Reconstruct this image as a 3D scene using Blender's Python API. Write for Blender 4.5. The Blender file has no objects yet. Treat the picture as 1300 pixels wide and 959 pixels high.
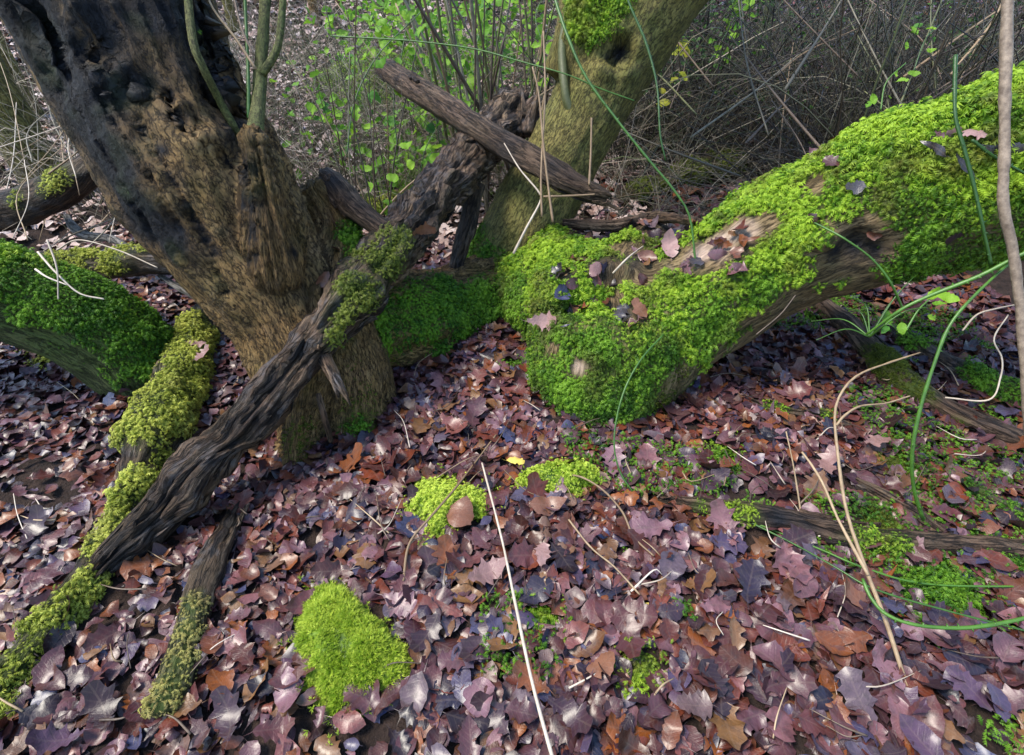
import bpy, math, random
import numpy as np
from mathutils import Vector, Matrix
from mathutils.bvhtree import BVHTree

random.seed(7)
RNG = np.random.default_rng(11)
SC = bpy.context.scene
COL = SC.collection

# ------------------------------------------------------------------ camera
F_PX, PITCH, CAM_H = 650.0, math.radians(36.0), 1.5
cam_d = bpy.data.cameras.new('camera')
cam = bpy.data.objects.new('camera', cam_d)
COL.objects.link(cam)
cam_d.sensor_fit = 'HORIZONTAL'
cam_d.sensor_width = 36.0
cam_d.lens = 36.0 * F_PX / 1300.0
cam_d.shift_y = -44.5 / 1300.0
cam_d.clip_start = 0.02
cam_d.clip_end = 500
cam.location = (0, 0, CAM_H)
cam.rotation_euler = (math.radians(90) - PITCH, 0, 0)
SC.camera = cam

# ------------------------------------------------------------------ world, sun, exposure
SUN_EL, SUN_AZ = math.radians(60), math.radians(-96)      # azimuth from +Y towards +X
W = bpy.data.worlds.new('World')
SC.world = W
W.use_nodes = True
wn = W.node_tree
bg = wn.nodes['Background']
sky = wn.nodes.new('ShaderNodeTexSky')
sky.sky_type = 'NISHITA'
sky.sun_disc = False
sky.sun_elevation = SUN_EL
sky.sun_rotation = SUN_AZ
sky.air_density = 1.3
sky.dust_density = 0.6
sky.ozone_density = 2.5
bw = wn.nodes.new('ShaderNodeRGBToBW')                     # thin cloud: the sky's blue is half washed out
wn.links.new(sky.outputs[0], bw.inputs[0])
cl = wn.nodes.new('ShaderNodeMix'); cl.data_type = 'RGBA'; cl.inputs[0].default_value = 0.0
wn.links.new(sky.outputs[0], cl.inputs[6]); wn.links.new(bw.outputs[0], cl.inputs[7])
wn.links.new(cl.outputs[2], bg.inputs[0])
bg.inputs[1].default_value = 0.082
sl = bpy.data.lights.new('sun', 'SUN')
sun = bpy.data.objects.new('sun', sl)
COL.objects.link(sun)
sl.energy = 1.5
sl.angle = math.radians(20)
sl.color = (1.0, 0.93, 0.80)
sd = Vector((math.sin(SUN_AZ) * math.cos(SUN_EL), math.cos(SUN_AZ) * math.cos(SUN_EL), math.sin(SUN_EL)))
sun.rotation_euler = (-sd).to_track_quat('-Z', 'Y').to_euler()
SC.view_settings.view_transform = 'Standard'
SC.view_settings.look = 'None'
SC.view_settings.exposure = 2.3
SC.view_settings.gamma = 1.0

# ------------------------------------------------------------------ numpy noise
def _h(ix, iy, iz, seed):
    n = (ix.astype(np.uint32) * np.uint32(374761393) + iy.astype(np.uint32) * np.uint32(668265263)
         + iz.astype(np.uint32) * np.uint32(2147483647) + np.uint32(seed * 144665 + 77))
    n = (n ^ (n >> np.uint32(13))) * np.uint32(1274126177)
    n = (n ^ (n >> np.uint32(16))) * np.uint32(2246822519)
    n = n ^ (n >> np.uint32(15))
    return n.astype(np.float64) / 2147483648.0 - 1.0

def noise(p, seed=0):
    p = np.asarray(p, float)
    i = np.floor(p).astype(np.int64)
    f = p - i
    u = f * f * f * (f * (f * 6 - 15) + 10)
    i = i & 0xffffffff
    x, y, z = i[..., 0], i[..., 1], i[..., 2]
    def c(a, b, d): return _h((x + a) & 0xffffffff, (y + b) & 0xffffffff, (z + d) & 0xffffffff, seed)
    ux, uy, uz = u[..., 0], u[..., 1], u[..., 2]
    def L(a, b, t): return a + (b - a) * t
    return L(L(L(c(0,0,0), c(1,0,0), ux), L(c(0,1,0), c(1,1,0), ux), uy),
             L(L(c(0,0,1), c(1,0,1), ux), L(c(0,1,1), c(1,1,1), ux), uy), uz)

def fbm(p, octv=4, seed=0, lac=2.03, gain=0.5):
    p = np.asarray(p, float)
    a, s, t = 1.0, 0.0, 0.0
    for k in range(octv):
        s = s + a * noise(p, seed + k * 13)
        t += a
        a *= gain
        p = p * lac
    return s / t

def ridged(p, octv=3, seed=0):
    p = np.asarray(p, float)
    a, s, t = 1.0, 0.0, 0.0
    for k in range(octv):
        s = s + a * (1 - 2 * np.abs(noise(p, seed + k * 17)))
        t += a
        a *= 0.5
        p = p * 2.1
    return s / t - 0.3

def sstep(a, b, x):
    t = np.clip((x - a) / (b - a), 0, 1)
    return t * t * (3 - 2 * t)

def nrm(v):
    return v / np.maximum(np.linalg.norm(v, axis=-1, keepdims=True), 1e-9)

# ------------------------------------------------------------------ terrain and view geometry (survey of the place)
def terrain(x, y):
    x = np.asarray(x, float); y = np.asarray(y, float)
    p = np.stack([x, y, np.zeros_like(x)], -1)
    t = np.clip(y - 3.4, 0, 45)
    hill = 0.15 * t * t / (t + 1.6)
    side = 0.10 * np.clip(-x - 2.2, 0, 25) * sstep(0.5, 4, y)
    return hill + side + 0.035 * noise(p * 1.3, 3) + 0.014 * noise(p * 5, 5)

CP, SP = math.cos(PITCH), math.sin(PITCH)
def ray(px, py):
    u, v = (px - 650) / F_PX, (435 - py) / F_PX
    return np.array([u, CP + v * SP, -SP + v * CP])
def pt(px, py, d):
    return np.array([0, 0, CAM_H]) + d * ray(px, py)
def gd(px, py, h=0.0):
    """point of the ground (plus h) seen in a direction"""
    r = ray(px, py); d = 1.4
    for _ in range(60):
        q = np.array([0, 0, CAM_H]) + d * r
        e = q[2] - h - float(terrain(q[0], q[1]))
        d += 0.6 * e / max(-r[2] + 0.1, 0.12)
        d = min(max(d, 0.3), 40)
    return np.array([0, 0, CAM_H]) + d * r
def proj(P):
    P = np.asarray(P, float)
    x, y, z = P[..., 0], P[..., 1], P[..., 2] - CAM_H
    d = y * CP - z * SP
    up = y * SP + z * CP
    return 650 + F_PX * x / d, 435 - F_PX * up / d, d

# ------------------------------------------------------------------ mesh helpers
def make_mesh(name, V, faces, mat=None, attrs=None, vattrs=None):
    """faces: list of int arrays (n,3) / (n,4)"""
    me = bpy.data.meshes.new(name)
    V = np.ascontiguousarray(V, np.float32)
    me.vertices.add(len(V))
    me.vertices.foreach_set('co', V.ravel())
    idx = np.concatenate([f.ravel() for f in faces]).astype(np.int32)
    cnt = np.concatenate([np.full(len(f), f.shape[1]) for f in faces])
    st = np.concatenate([[0], np.cumsum(cnt)[:-1]]).astype(np.int32)
    me.loops.add(len(idx))
    me.loops.foreach_set('vertex_index', idx)
    me.polygons.add(len(cnt))
    me.polygons.foreach_set('loop_start', st)
    me.update(calc_edges=True)
    for k, a in (attrs or {}).items():
        at = me.attributes.new(k, 'FLOAT', 'POINT')
        at.data.foreach_set('value', np.ascontiguousarray(a, np.float32))
    for k, a in (vattrs or {}).items():
        at = me.attributes.new(k, 'FLOAT_VECTOR', 'POINT')
        at.data.foreach_set('vector', np.ascontiguousarray(a, np.float32).ravel())
    if mat: me.materials.append(mat)
    return me

def link(name, me, parent=None, loc=None):
    o = bpy.data.objects.new(name, me)
    COL.objects.link(o)
    if parent is not None: o.parent = parent
    if loc is not None: o.location = loc
    return o

def tag(o, label=None, cat=None, group=None, kind=None):
    if label: o['label'] = label
    if cat: o['category'] = cat
    if group: o['group'] = group
    if kind: o['kind'] = kind
    return o

def thing(name, label, cat, loc, group=None):
    o = bpy.data.objects.new(name, None)
    COL.objects.link(o)
    o.empty_display_size = 0.1
    o.location = loc
    return tag(o, label, cat, group)

def part(name, me, root):
    """me has world-space vertices; parented under root (whose transform is a plain translation)"""
    o = bpy.data.objects.new(name, me)
    COL.objects.link(o)
    o.parent = root
    base = root.location if root.parent is None else root.matrix_world.translation
    r = root; off = Vector((0, 0, 0))
    while r is not None:
        off += r.location; r = r.parent
    o.location = -off
    return o

def resample(ctrl, m):
    """Catmull-Rom through rows of ctrl (x,y,z,r), m samples evenly along it"""
    c = np.asarray(ctrl, float)
    if len(c) == 2: c = np.stack([c[0], c[0] * .67 + c[1] * .33, c[0] * .33 + c[1] * .67, c[1]])
    e = np.vstack([2 * c[0] - c[1], c, 2 * c[-1] - c[-2]])
    out = []
    for i in range(len(c) - 1):
        p0, p1, p2, p3 = e[i], e[i + 1], e[i + 2], e[i + 3]
        t = np.linspace(0, 1, 24, endpoint=(i == len(c) - 2))[:, None]
        out.append(0.5 * (2 * p1 + (p2 - p0) * t + (2 * p0 - 5 * p1 + 4 * p2 - p3) * t ** 2 + (3 * p1 - p0 - 3 * p2 + p3) * t ** 3))
    q = np.vstack(out)
    s = np.concatenate([[0], np.cumsum(np.linalg.norm(np.diff(q[:, :3], axis=0), axis=1))])
    g = np.linspace(0, s[-1], m)
    r = np.stack([np.interp(g, s, q[:, k]) for k in range(4)], 1)
    r[:, 3] = np.maximum(r[:, 3], 1e-4)
    return r, g

def frames(P):
    T = nrm(np.gradient(P, axis=0))
    a = np.array([0, 0, 1.0]) if abs(T[0, 2]) < 0.85 else np.array([1.0, 0, 0])
    A = np.zeros_like(P)
    a = a - T[0] * a.dot(T[0]); A[0] = a / np.linalg.norm(a)
    for i in range(1, len(P)):
        a = A[i - 1] - T[i] * A[i - 1].dot(T[i])
        A[i] = a / max(np.linalg.norm(a), 1e-9)
    return T, A, np.cross(T, A)

def tube(ctrl, nl, nr, disp=None, cap=True, oval=1.0):
    """returns V, [quads, tris], bark coords, s(0..1), angle. disp(bark, s, th, P) -> metres outward"""
    R, g = resample(ctrl, nl)
    P = R[:, :3]; r = R[:, 3]
    T, A, B = frames(P)
    th = np.arange(nr) * 2 * math.pi / nr
    c, s = np.cos(th), np.sin(th)
    D = A[:, None] * c[None, :, None] + B[:, None] * s[None, :, None] * oval
    rm = float(np.mean(r))
    bk = np.stack([np.broadcast_to(c * rm, (nl, nr)), np.broadcast_to(s * rm, (nl, nr)), np.broadcast_to(g[:, None], (nl, nr))], -1)
    rr = np.broadcast_to(r[:, None], (nl, nr)).copy()
    if disp is not None:
        V0 = P[:, None] + D * rr[..., None]
        rr = np.maximum(rr + disp(bk, np.broadcast_to((g / g[-1])[:, None], (nl, nr)), np.broadcast_to(th[None], (nl, nr)), V0), r[:, None] * 0.15)
    V = (P[:, None] + D * rr[..., None]).reshape(-1, 3)
    i = np.arange(nl - 1)[:, None] * nr
    j = np.arange(nr)[None]
    k = (j + 1) % nr
    Q = np.stack([i + j, i + k, i + nr + k, i + nr + j], -1).reshape(-1, 4)
    bkf = bk.reshape(-1, 3)
    faces = [Q]
    if cap:
        n0 = len(V)
        V = np.vstack([V, P[0] - T[0] * r[0] * 0.25, P[-1] + T[-1] * r[-1] * 0.25])
        bkf = np.vstack([bkf, [0, 0, -rm * .3], [0, 0, g[-1] + rm * .3]])
        jj = np.arange(nr); kk = (jj + 1) % nr
        b = (nl - 1) * nr
        faces.append(np.stack([np.full(nr, n0), kk, jj], 1))
        faces.append(np.stack([np.full(nr, n0 + 1), b + jj, b + kk], 1))
    return V, faces, bkf

def vnormals(V, faces):
    N = np.zeros_like(V)
    for f in faces:
        n = np.cross(V[f[:, 1]] - V[f[:, 0]], V[f[:, 2]] - V[f[:, 0]])
        if f.shape[1] == 4:
            n = n + np.cross(V[f[:, 2]] - V[f[:, 0]], V[f[:, 3]] - V[f[:, 0]])
        for k in range(f.shape[1]):
            np.add.at(N, f[:, k], n)
    return nrm(N)

def as_tris(faces):
    out = []
    for f in faces:
        if f.shape[1] == 3: out.append(f)
        else: out += [f[:, [0, 1, 2]], f[:, [0, 2, 3]]]
    return np.concatenate(out)

def organic(chains, voxel, smooth=8):
    """union of tapering limbs grown together into one skin; gives V, faces, bark coords"""
    Vs, Fq, off, samples = [], [], 0, []
    s_off = 0
    for ci, ch in enumerate(chains):
        n = max(12, int(len(ch) * 8))
        V, fs, _ = tube(ch, n, 28)
        for f in as_tris(fs).tolist(): Fq.append([a + off for a in f])
        Vs.append(V); off += len(V)
        R, g = resample(ch, 70)
        T, A, B = frames(R[:, :3])
        samples.append((R[:, :3], R[:, 3], A, B, g + s_off))
        s_off += 3.7
    me = bpy.data.meshes.new('tmp')
    me.from_pydata(np.vstack(Vs).tolist(), [], Fq)
    o = bpy.data.objects.new('tmp', me)
    COL.objects.link(o)
    m = o.modifiers.new('r', 'REMESH'); m.mode = 'VOXEL'; m.voxel_size = voxel
    if smooth:
        s = o.modifiers.new('s', 'SMOOTH'); s.factor = 0.5; s.iterations = smooth
    dg = bpy.context.evaluated_depsgraph_get()
    ev = o.evaluated_get(dg)
    em = ev.to_mesh()
    V = np.empty(len(em.vertices) * 3, np.float32); em.vertices.foreach_get('co', V); V = V.reshape(-1, 3).astype(float)
    L = np.empty(len(em.loops), np.int32); em.loops.foreach_get('vertex_index', L)
    Q = L.reshape(-1, 4) if len(L) == 4 * len(em.polygons) else None
    if Q is None:
        em.calc_loop_triangles()
        Q = np.empty(len(em.loop_triangles) * 3, np.int32); em.loop_triangles.foreach_get('vertices', Q); Q = Q.reshape(-1, 3)
    ev.to_mesh_clear()
    bpy.data.objects.remove(o); bpy.data.meshes.remove(me)
    C = np.vstack([s[0] for s in samples]); Rr = np.concatenate([s[1] for s in samples])
    A = np.vstack([s[2] for s in samples]); B = np.vstack([s[3] for s in samples]); G = np.concatenate([s[4] for s in samples])
    bk = np.zeros_like(V)
    for a in range(0, len(V), 8000):
        v = V[a:a + 8000]
        d = np.linalg.norm(v[:, None] - C[None], axis=2) / Rr[None]
        k = np.argmin(d, 1)
        dv = v - C[k]
        ca = (dv * A[k]).sum(1); cb = (dv * B[k]).sum(1)
        l = np.maximum(np.hypot(ca, cb), 1e-6)
        Tk = np.cross(A[k], B[k])
        bk[a:a + 8000] = np.stack([ca / l * .3, cb / l * .3, G[k] + (dv * Tk).sum(1)], 1)
    return V, [Q], bk

class Surf:
    """a solid surface kept for casting rays at and growing moss on"""
    def __init__(s, V, faces, bk):
        s.V, s.F, s.bk = V, faces, bk
        s.N = vnormals(V, faces)
        s.bvh = None
    def push(s, amt):
        s.V = s.V + s.N * amt[:, None]
        s.N = vnormals(s.V, s.F); s.bvh = None
    def tree(s):
        if s.bvh is None:
            s.bvh = BVHTree.FromPolygons(s.V.tolist(), as_tris(s.F).tolist())
        return s.bvh
    def hit(s, px, py):
        r = Vector(ray(px, py)); r.normalize()
        h = s.tree().ray_cast(Vector((0, 0, CAM_H)), r)
        if h[0] is None:
            # nearest skin point to the sight line
            best = None
            for d in np.linspace(1.2, 3.6, 25):
                q = s.tree().find_nearest(Vector(pt(px, py, d)))
                if q[0] is not None and (best is None or q[3] < best[3]): best = q
            h = best
        return np.array(h[0]), np.array(h[1])
    def blobs(s, lst):
        """lst of (px, py, radius_px[, weight]) -> soft mask around those spots of the skin"""
        m = np.zeros(len(s.V))
        for b in lst:
            c, n = s.hit(b[0], b[1])
            d = proj(c)[2]
            r = b[2] * d / F_PX
            q = np.linalg.norm(s.V - c, axis=1) / r
            m = np.maximum(m, (b[3] if len(b) > 3 else 1.0) * np.exp(-q * q))
        return m

# ------------------------------------------------------------------ materials
def mat_new(name):
    m = bpy.data.materials.new(name); m.use_nodes = True
    nt = m.node_tree; nt.nodes.clear()
    out = nt.nodes.new('ShaderNodeOutputMaterial')
    return m, nt, out

def nd(nt, t, **kw):
    n = nt.nodes.new(t)
    for k, v in kw.items(): setattr(n, k, v)
    return n
def setin(n, **kw):
    for k, v in kw.items(): n.inputs[k.replace('_', ' ')].default_value = v
    return n
def ramp(nt, fac, stops, interp='LINEAR'):
    r = nt.nodes.new('ShaderNodeValToRGB')
    r.color_ramp.interpolation = interp
    el = r.color_ramp.elements
    while len(el) < len(stops): el.new(0.5)
    for e, (p, c) in zip(el, stops):
        e.position = p; e.color = (*c, 1)
    nt.links.new(fac, r.inputs[0])
    return r.outputs[0]
def mixc(nt, fac, a, b, mode='MIX'):
    n = nt.nodes.new('ShaderNodeMix'); n.data_type = 'RGBA'; n.blend_type = mode
    for sock, v in ((n.inputs[0], fac), (n.inputs[6], a), (n.inputs[7], b)):
        if hasattr(v, 'is_output'): nt.links.new(v, sock)
        elif isinstance(v, tuple): sock.default_value = (*v, 1)
        else: sock.default_value = v
    return n.outputs[2]
def mth(nt, op, a, b=0.0, c=None):
    n = nt.nodes.new('ShaderNodeMath'); n.operation = op
    for i, v in enumerate((a, b) if c is None else (a, b, c)):
        if hasattr(v, 'is_output'): nt.links.new(v, n.inputs[i])
        else: n.inputs[i].default_value = v
    return n.outputs[0]
def attr(nt, name, out='Fac'):
    n = nt.nodes.new('ShaderNodeAttribute'); n.attribute_name = name
    return n.outputs[out]
def tex_noise(nt, vec, scale, detail=5, rough=0.6, dist=0.0):
    n = nt.nodes.new('ShaderNodeTexNoise')
    n.inputs['Scale'].default_value = scale; n.inputs['Detail'].default_value = detail
    n.inputs['Roughness'].default_value = rough; n.inputs['Distortion'].default_value = dist
    nt.links.new(vec, n.inputs['Vector'])
    return n.outputs['Fac']
def mapping(nt, vec, sc):
    n = nt.nodes.new('ShaderNodeMapping'); n.inputs['Scale'].default_value = sc
    nt.links.new(vec, n.inputs['Vector'])
    return n.outputs[0]
def bump(nt, h, strength, dist, normal=None):
    n = nt.nodes.new('ShaderNodeBump'); n.inputs['Strength'].default_value = strength; n.inputs['Distance'].default_value = dist
    nt.links.new(h, n.inputs['Height'])
    if normal is not None: nt.links.new(normal, n.inputs['Normal'])
    return n.outputs[0]
def geo_pos(nt):
    return nt.nodes.new('ShaderNodeNewGeometry').outputs['Position']
def principled(nt, out, col, rough=0.6, normal=None, spec=0.5, coat=0.0, coat_r=0.2):
    p = nt.nodes.new('ShaderNodeBsdfPrincipled')
    for sock, v in ((p.inputs['Base Color'], col), (p.inputs['Roughness'], rough)):
        if hasattr(v, 'is_output'): nt.links.new(v, sock)
        elif isinstance(v, tuple): sock.default_value = (*v, 1)
        else: sock.default_value = v
    p.inputs['Specular IOR Level'].default_value = spec
    p.inputs['Coat Weight'].default_value = coat
    p.inputs['Coat Roughness'].default_value = coat_r
    if normal is not None: nt.links.new(normal, p.inputs['Normal'])
    nt.links.new(p.outputs[0], out.inputs[0])
    return p

def mat_bark(name, dark, mid, light, grain=(18, 18, 3.2), stain=(0.005, 0.0055, 0.008), moss=(0.05, 0.085, 0.008), algae=(0.07, 0.075, 0.02), alg=0.35, rough=0.6, bumps=1.0, tear=0.0, blue=0.0):
    m, nt, out = mat_new(name)
    bk = attr(nt, 'bark', 'Vector')
    g1 = tex_noise(nt, mapping(nt, bk, grain), 1.0, 9, 0.72, 0.15)
    g2 = tex_noise(nt, mapping(nt, bk, tuple(a * 4.2 for a in grain)), 1.0, 6, 0.75, 0.1)
    cn = tex_noise(nt, mapping(nt, bk, (grain[0] * 2.0, grain[1] * 2.0, grain[2] * 2.2)), 1.0, 7, 0.62, 0.25)
    crack = mth(nt, 'MINIMUM', mth(nt, 'MULTIPLY', mth(nt, 'ABSOLUTE', mth(nt, 'SUBTRACT', cn, 0.5)), 22.0), 1.0)
    gg = mth(nt, 'ADD', mth(nt, 'MULTIPLY', g1, 0.55), mth(nt, 'MULTIPLY', g2, 0.45))
    col = ramp(nt, gg, [(0.28, dark), (0.5, mid), (0.72, light)])
    pos = geo_pos(nt)
    big = tex_noise(nt, pos, 4.5, 6, 0.65)
    col = mixc(nt, mth(nt, 'MULTIPLY', ramp(nt, big, [(0.42, (0, 0, 0)), (0.66, (1, 1, 1))]), alg), col, algae)
    big2 = tex_noise(nt, mapping(nt, pos, (1.0, 1.0, 1.0)), 9.0, 5, 0.7)
    col = mixc(nt, ramp(nt, big2, [(0.5, (0, 0, 0)), (0.75, (.7, .7, .7))]), col, mixc(nt, 0.5, col, dark))
    if blue:
        b3 = tex_noise(nt, pos, 12.0, 5, 0.7)
        col = mixc(nt, mth(nt, 'MULTIPLY', ramp(nt, b3, [(0.5, (0, 0, 0)), (0.68, (1, 1, 1))]), blue), col, (0.11, 0.13, 0.16))
    col = mixc(nt, mth(nt, 'MULTIPLY', mth(nt, 'SUBTRACT', 1.0, crack), 0.9), col, tuple(a * .4 for a in dark))
    spk = tex_noise(nt, mapping(nt, bk, (70, 70, 34)), 1.0, 6, 0.7)
    col = mixc(nt, ramp(nt, spk, [(0.36, (.7, .7, .7)), (0.50, (0, 0, 0))]), col, tuple(a * .5 for a in dark))
    st = attr(nt, 'stain')
    stm = mth(nt, 'MULTIPLY', st, 1.0)
    col = mixc(nt, stm, col, mixc(nt, ramp(nt, g2, [(0.45, (0, 0, 0)), (0.7, (1, 1, 1))]), stain, tuple(a * 2.6 for a in stain)))
    col = mixc(nt, attr(nt, 'pale'), col, mixc(nt, g2, (0.30, 0.20, 0.15), (0.52, 0.40, 0.32)))
    ms = attr(nt, 'moss')
    mcol = mixc(nt, g2, tuple(a * .6 for a in moss), moss)
    col = mixc(nt, ms, col, mcol)
    h = mth(nt, 'ADD', mth(nt, 'MULTIPLY', gg, 1.2), mth(nt, 'MULTIPLY', crack, 0.4))
    h = mth(nt, 'ADD', h, mth(nt, 'MULTIPLY', spk, 0.5))
    n = bump(nt, h, 0.9 * bumps, 0.018)
    rg = mth(nt, 'ADD', mth(nt, 'MULTIPLY', gg, 0.35), rough - 0.15)
    principled(nt, out, col, rg, n, 0.22)
    return m

def mat_moss(name, deep, mid, bright, dry=None, dryamt=0.25, tl=0.35):
    m, nt, out = mat_new(name)
    rnd = attr(nt, 'rnd'); tip = attr(nt, 'tip')
    pos = geo_pos(nt)
    big = tex_noise(nt, pos, 5.5, 6, 0.68)
    f = mth(nt, 'ADD', mth(nt, 'ADD', mth(nt, 'MULTIPLY', rnd, 0.36), mth(nt, 'MULTIPLY', tip, 0.42)), mth(nt, 'MULTIPLY', mth(nt, 'SUBTRACT', big, 0.37), 1.7))
    col = ramp(nt, f, [(0.12, deep), (0.5, mid), (0.85, bright)])
    if dry:
        b2 = tex_noise(nt, pos, 5.0, 4, 0.6)
        col = mixc(nt, mth(nt, 'MULTIPLY', ramp(nt, b2, [(0.5, (0, 0, 0)), (0.7, (1, 1, 1))]), dryamt * 2), col, dry)
    d = nd(nt, 'ShaderNodeBsdfPrincipled')
    nt.links.new(col, d.inputs['Base Color']); d.inputs['Roughness'].default_value = 0.55
    d.inputs['Specular IOR Level'].default_value = 0.25
    t = nd(nt, 'ShaderNodeBsdfTranslucent')
    nt.links.new(col, t.inputs['Color'])
    mx = nd(nt, 'ShaderNodeMixShader'); mx.inputs[0].default_value = tl
    nt.links.new(d.outputs[0], mx.inputs[1]); nt.links.new(t.outputs[0], mx.inputs[2])
    nt.links.new(mx.outputs[0], out.inputs[0])
    return m

def mat_stem(name, a, b, rough=0.5, scale=30.0):
    m, nt, out = mat_new(name)
    pos = geo_pos(nt)
    oi = nd(nt, 'ShaderNodeObjectInfo')
    n1 = tex_noise(nt, pos, scale, 5, 0.7)
    f = mth(nt, 'ADD', mth(nt, 'MULTIPLY', n1, 0.8), mth(nt, 'MULTIPLY', mth(nt, 'SUBTRACT', oi.outputs['Random'], 0.5), 0.5))
    col = ramp(nt, f, [(0.25, a), (0.65, b)])
    principled(nt, out, col, rough, bump(nt, n1, 0.5, 0.004), 0.5)
    return m

def mat_leaf(name, stops, rough=0.34, coat=0.25, tl=0.0, dirt=0.35, dark=1.0):
    m, nt, out = mat_new(name)
    oi = nd(nt, 'ShaderNodeObjectInfo')
    rnd = mth(nt, 'FRACT', mth(nt, 'ADD', attr(nt, 'rnd'), oi.outputs['Random']))
    luv = attr(nt, 'luv', 'Vector')
    sx = nd(nt, 'ShaderNodeSeparateXYZ'); nt.links.new(luv, sx.inputs[0])
    ax = mth(nt, 'ABSOLUTE', sx.outputs[0])
    vein = mth(nt, 'SINE', mth(nt, 'MULTIPLY', mth(nt, 'SUBTRACT', sx.outputs[1], mth(nt, 'MULTIPLY', ax, 0.75)), 46.0))
    vline = mth(nt, 'POWER', mth(nt, 'MULTIPLY', mth(nt, 'ADD', vein, 1.0), 0.5), 8.0)
    mid = mth(nt, 'LESS_THAN', ax, 0.018)
    vm = mth(nt, 'MAXIMUM', mth(nt, 'MULTIPLY', vline, 0.55), mid)
    col = ramp(nt, rnd, stops, 'LINEAR')
    if dark != 1.0: col = mixc(nt, 1.0, col, (dark, dark * 1.02, dark * 1.25), 'MULTIPLY')
    pos = geo_pos(nt)
    b = tex_noise(nt, pos, 42.0, 5, 0.7)
    col = mixc(nt, mth(nt, 'MULTIPLY', ramp(nt, b, [(0.46, (0, 0, 0)), (0.68, (1, 1, 1))]), dirt), col, mixc(nt, 0.75, col, (0.02, 0.016, 0.016)))
    col = mixc(nt, mth(nt, 'MULTIPLY', vm, 0.22), col, mixc(nt, 0.5, col, (0.22, 0.16, 0.12)))
    n = bump(nt, mth(nt, 'ADD', mth(nt, 'MULTIPLY', vm, .22), mth(nt, 'MULTIPLY', b, 1.5)), 0.6, 0.004)
    wet = tex_noise(nt, pos, 9.0, 4, 0.6)
    rg = mth(nt, 'ADD', mth(nt, 'MULTIPLY', wet, 0.35), rough - 0.15)
    p = principled(nt, out, col, rg, n, 0.22, coat, 0.30)
    if tl:
        t = nd(nt, 'ShaderNodeBsdfTranslucent'); nt.links.new(col, t.inputs['Color'])
        mx = nd(nt, 'ShaderNodeMixShader'); mx.inputs[0].default_value = tl
        nt.links.new(p.outputs[0], mx.inputs[1]); nt.links.new(t.outputs[0], mx.inputs[2]); nt.links.new(mx.outputs[0], out.inputs[0])
    return m

M = {}
M['litter'] = mat_leaf('dead_leaf', [
    (0.00, (0.060, 0.014, 0.010)), (0.07, (0.135, 0.044, 0.038)), (0.14, (0.014, 0.009, 0.012)), (0.22, (0.175, 0.036, 0.010)),
    (0.29, (0.22, 0.110, 0.110)), (0.36, (0.065, 0.017, 0.016)), (0.44, (0.016, 0.018, 0.033)), (0.51, (0.250, 0.072, 0.012)),
    (0.58, (0.040, 0.018, 0.023)), (0.65, (0.150, 0.058, 0.055)), (0.72, (0.008, 0.007, 0.011)), (0.80, (0.140, 0.030, 0.013)),
    (0.87, (0.050, 0.055, 0.100)), (0.94, (0.210, 0.100, 0.030)), (1.0, (0.060, 0.014, 0.010))], 0.34, 0.34, 0.0, 0.7, 0.70)
M['sunlit_dry_litter'] = mat_leaf('sunlit_dry_leaf', [(0, (0.42, 0.30, 0.26)), (.2, (0.22, 0.13, 0.10)), (.4, (0.52, 0.41, 0.38)), (.6, (0.30, 0.17, 0.13)), (.8, (0.58, 0.48, 0.45)), (1, (0.42, 0.30, 0.26))], 0.5, 0.1)  # dry slope leaves, paled further: light on the slope painted into the colour
M['pale_leaf'] = mat_leaf('pale_dead_leaf', [(0, (0.25, 0.15, 0.14)), (1, (0.18, 0.10, 0.095))])
M['black_leaf'] = mat_leaf('black_wet_leaf', [(0, (0.02, 0.018, 0.022)), (1, (0.035, 0.03, 0.036))], 0.25, 0.5)
M['brown_leaf'] = mat_leaf('brown_dead_leaf', [(0, (0.16, 0.07, 0.04)), (1, (0.11, 0.045, 0.03))])
M['yellow_leaf'] = mat_leaf('yellow_leaf', [(0, (0.55, 0.40, 0.08)), (1, (0.60, 0.47, 0.10))], dirt=0.1)
M['green_leaf'] = mat_leaf('green_bramble_leaf', [(0, (0.10, 0.26, 0.02)), (0.5, (0.25, 0.44, 0.035)), (1, (0.06, 0.19, 0.03))], 0.45, 0.0, 0.4, 0.1)
M['dark_leaf'] = mat_leaf('dark_bramble_leaf', [(0, (0.015, 0.05, 0.012)), (0.6, (0.03, 0.085, 0.016)), (.9, (0.07, 0.17, 0.02)), (1, (0.02, 0.06, 0.015))], 0.5, 0.0, 0.25, 0.2)
M['lime_leaf'] = mat_leaf('yellow_green_leaf', [(0, (0.30, 0.34, 0.03)), (1, (0.42, 0.38, 0.04))], 0.5, 0.0, 0.4, 0.1)
M['bark_tree'] = mat_bark('bark_brown', (0.028, 0.016, 0.007), (0.20, 0.115, 0.042), (0.40, 0.26, 0.11), (26, 26, 9.0), alg=0.3, algae=(0.08, 0.085, 0.03), blue=0.12)
M['bark_mid'] = mat_bark('bark_olive', (0.04, 0.034, 0.010), (0.16, 0.13, 0.036), (0.27, 0.225, 0.08), (22, 22, 9.0), alg=0.6, algae=(0.10, 0.115, 0.025), bumps=0.8)
M['bark_shoot'] = mat_bark('bark_shoot', (0.03, 0.032, 0.010), (0.10, 0.10, 0.035), (0.20, 0.19, 0.08), (40, 40, 20), alg=0.7, algae=(0.07, 0.10, 0.02), bumps=.5)
M['bark_log'] = mat_bark('bark_tan_log', (0.04, 0.025, 0.012), (0.17, 0.115, 0.058), (0.34, 0.245, 0.14), (22, 22, 4.0), alg=0.3, algae=(0.10, 0.10, 0.03), bumps=0.8)
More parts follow.
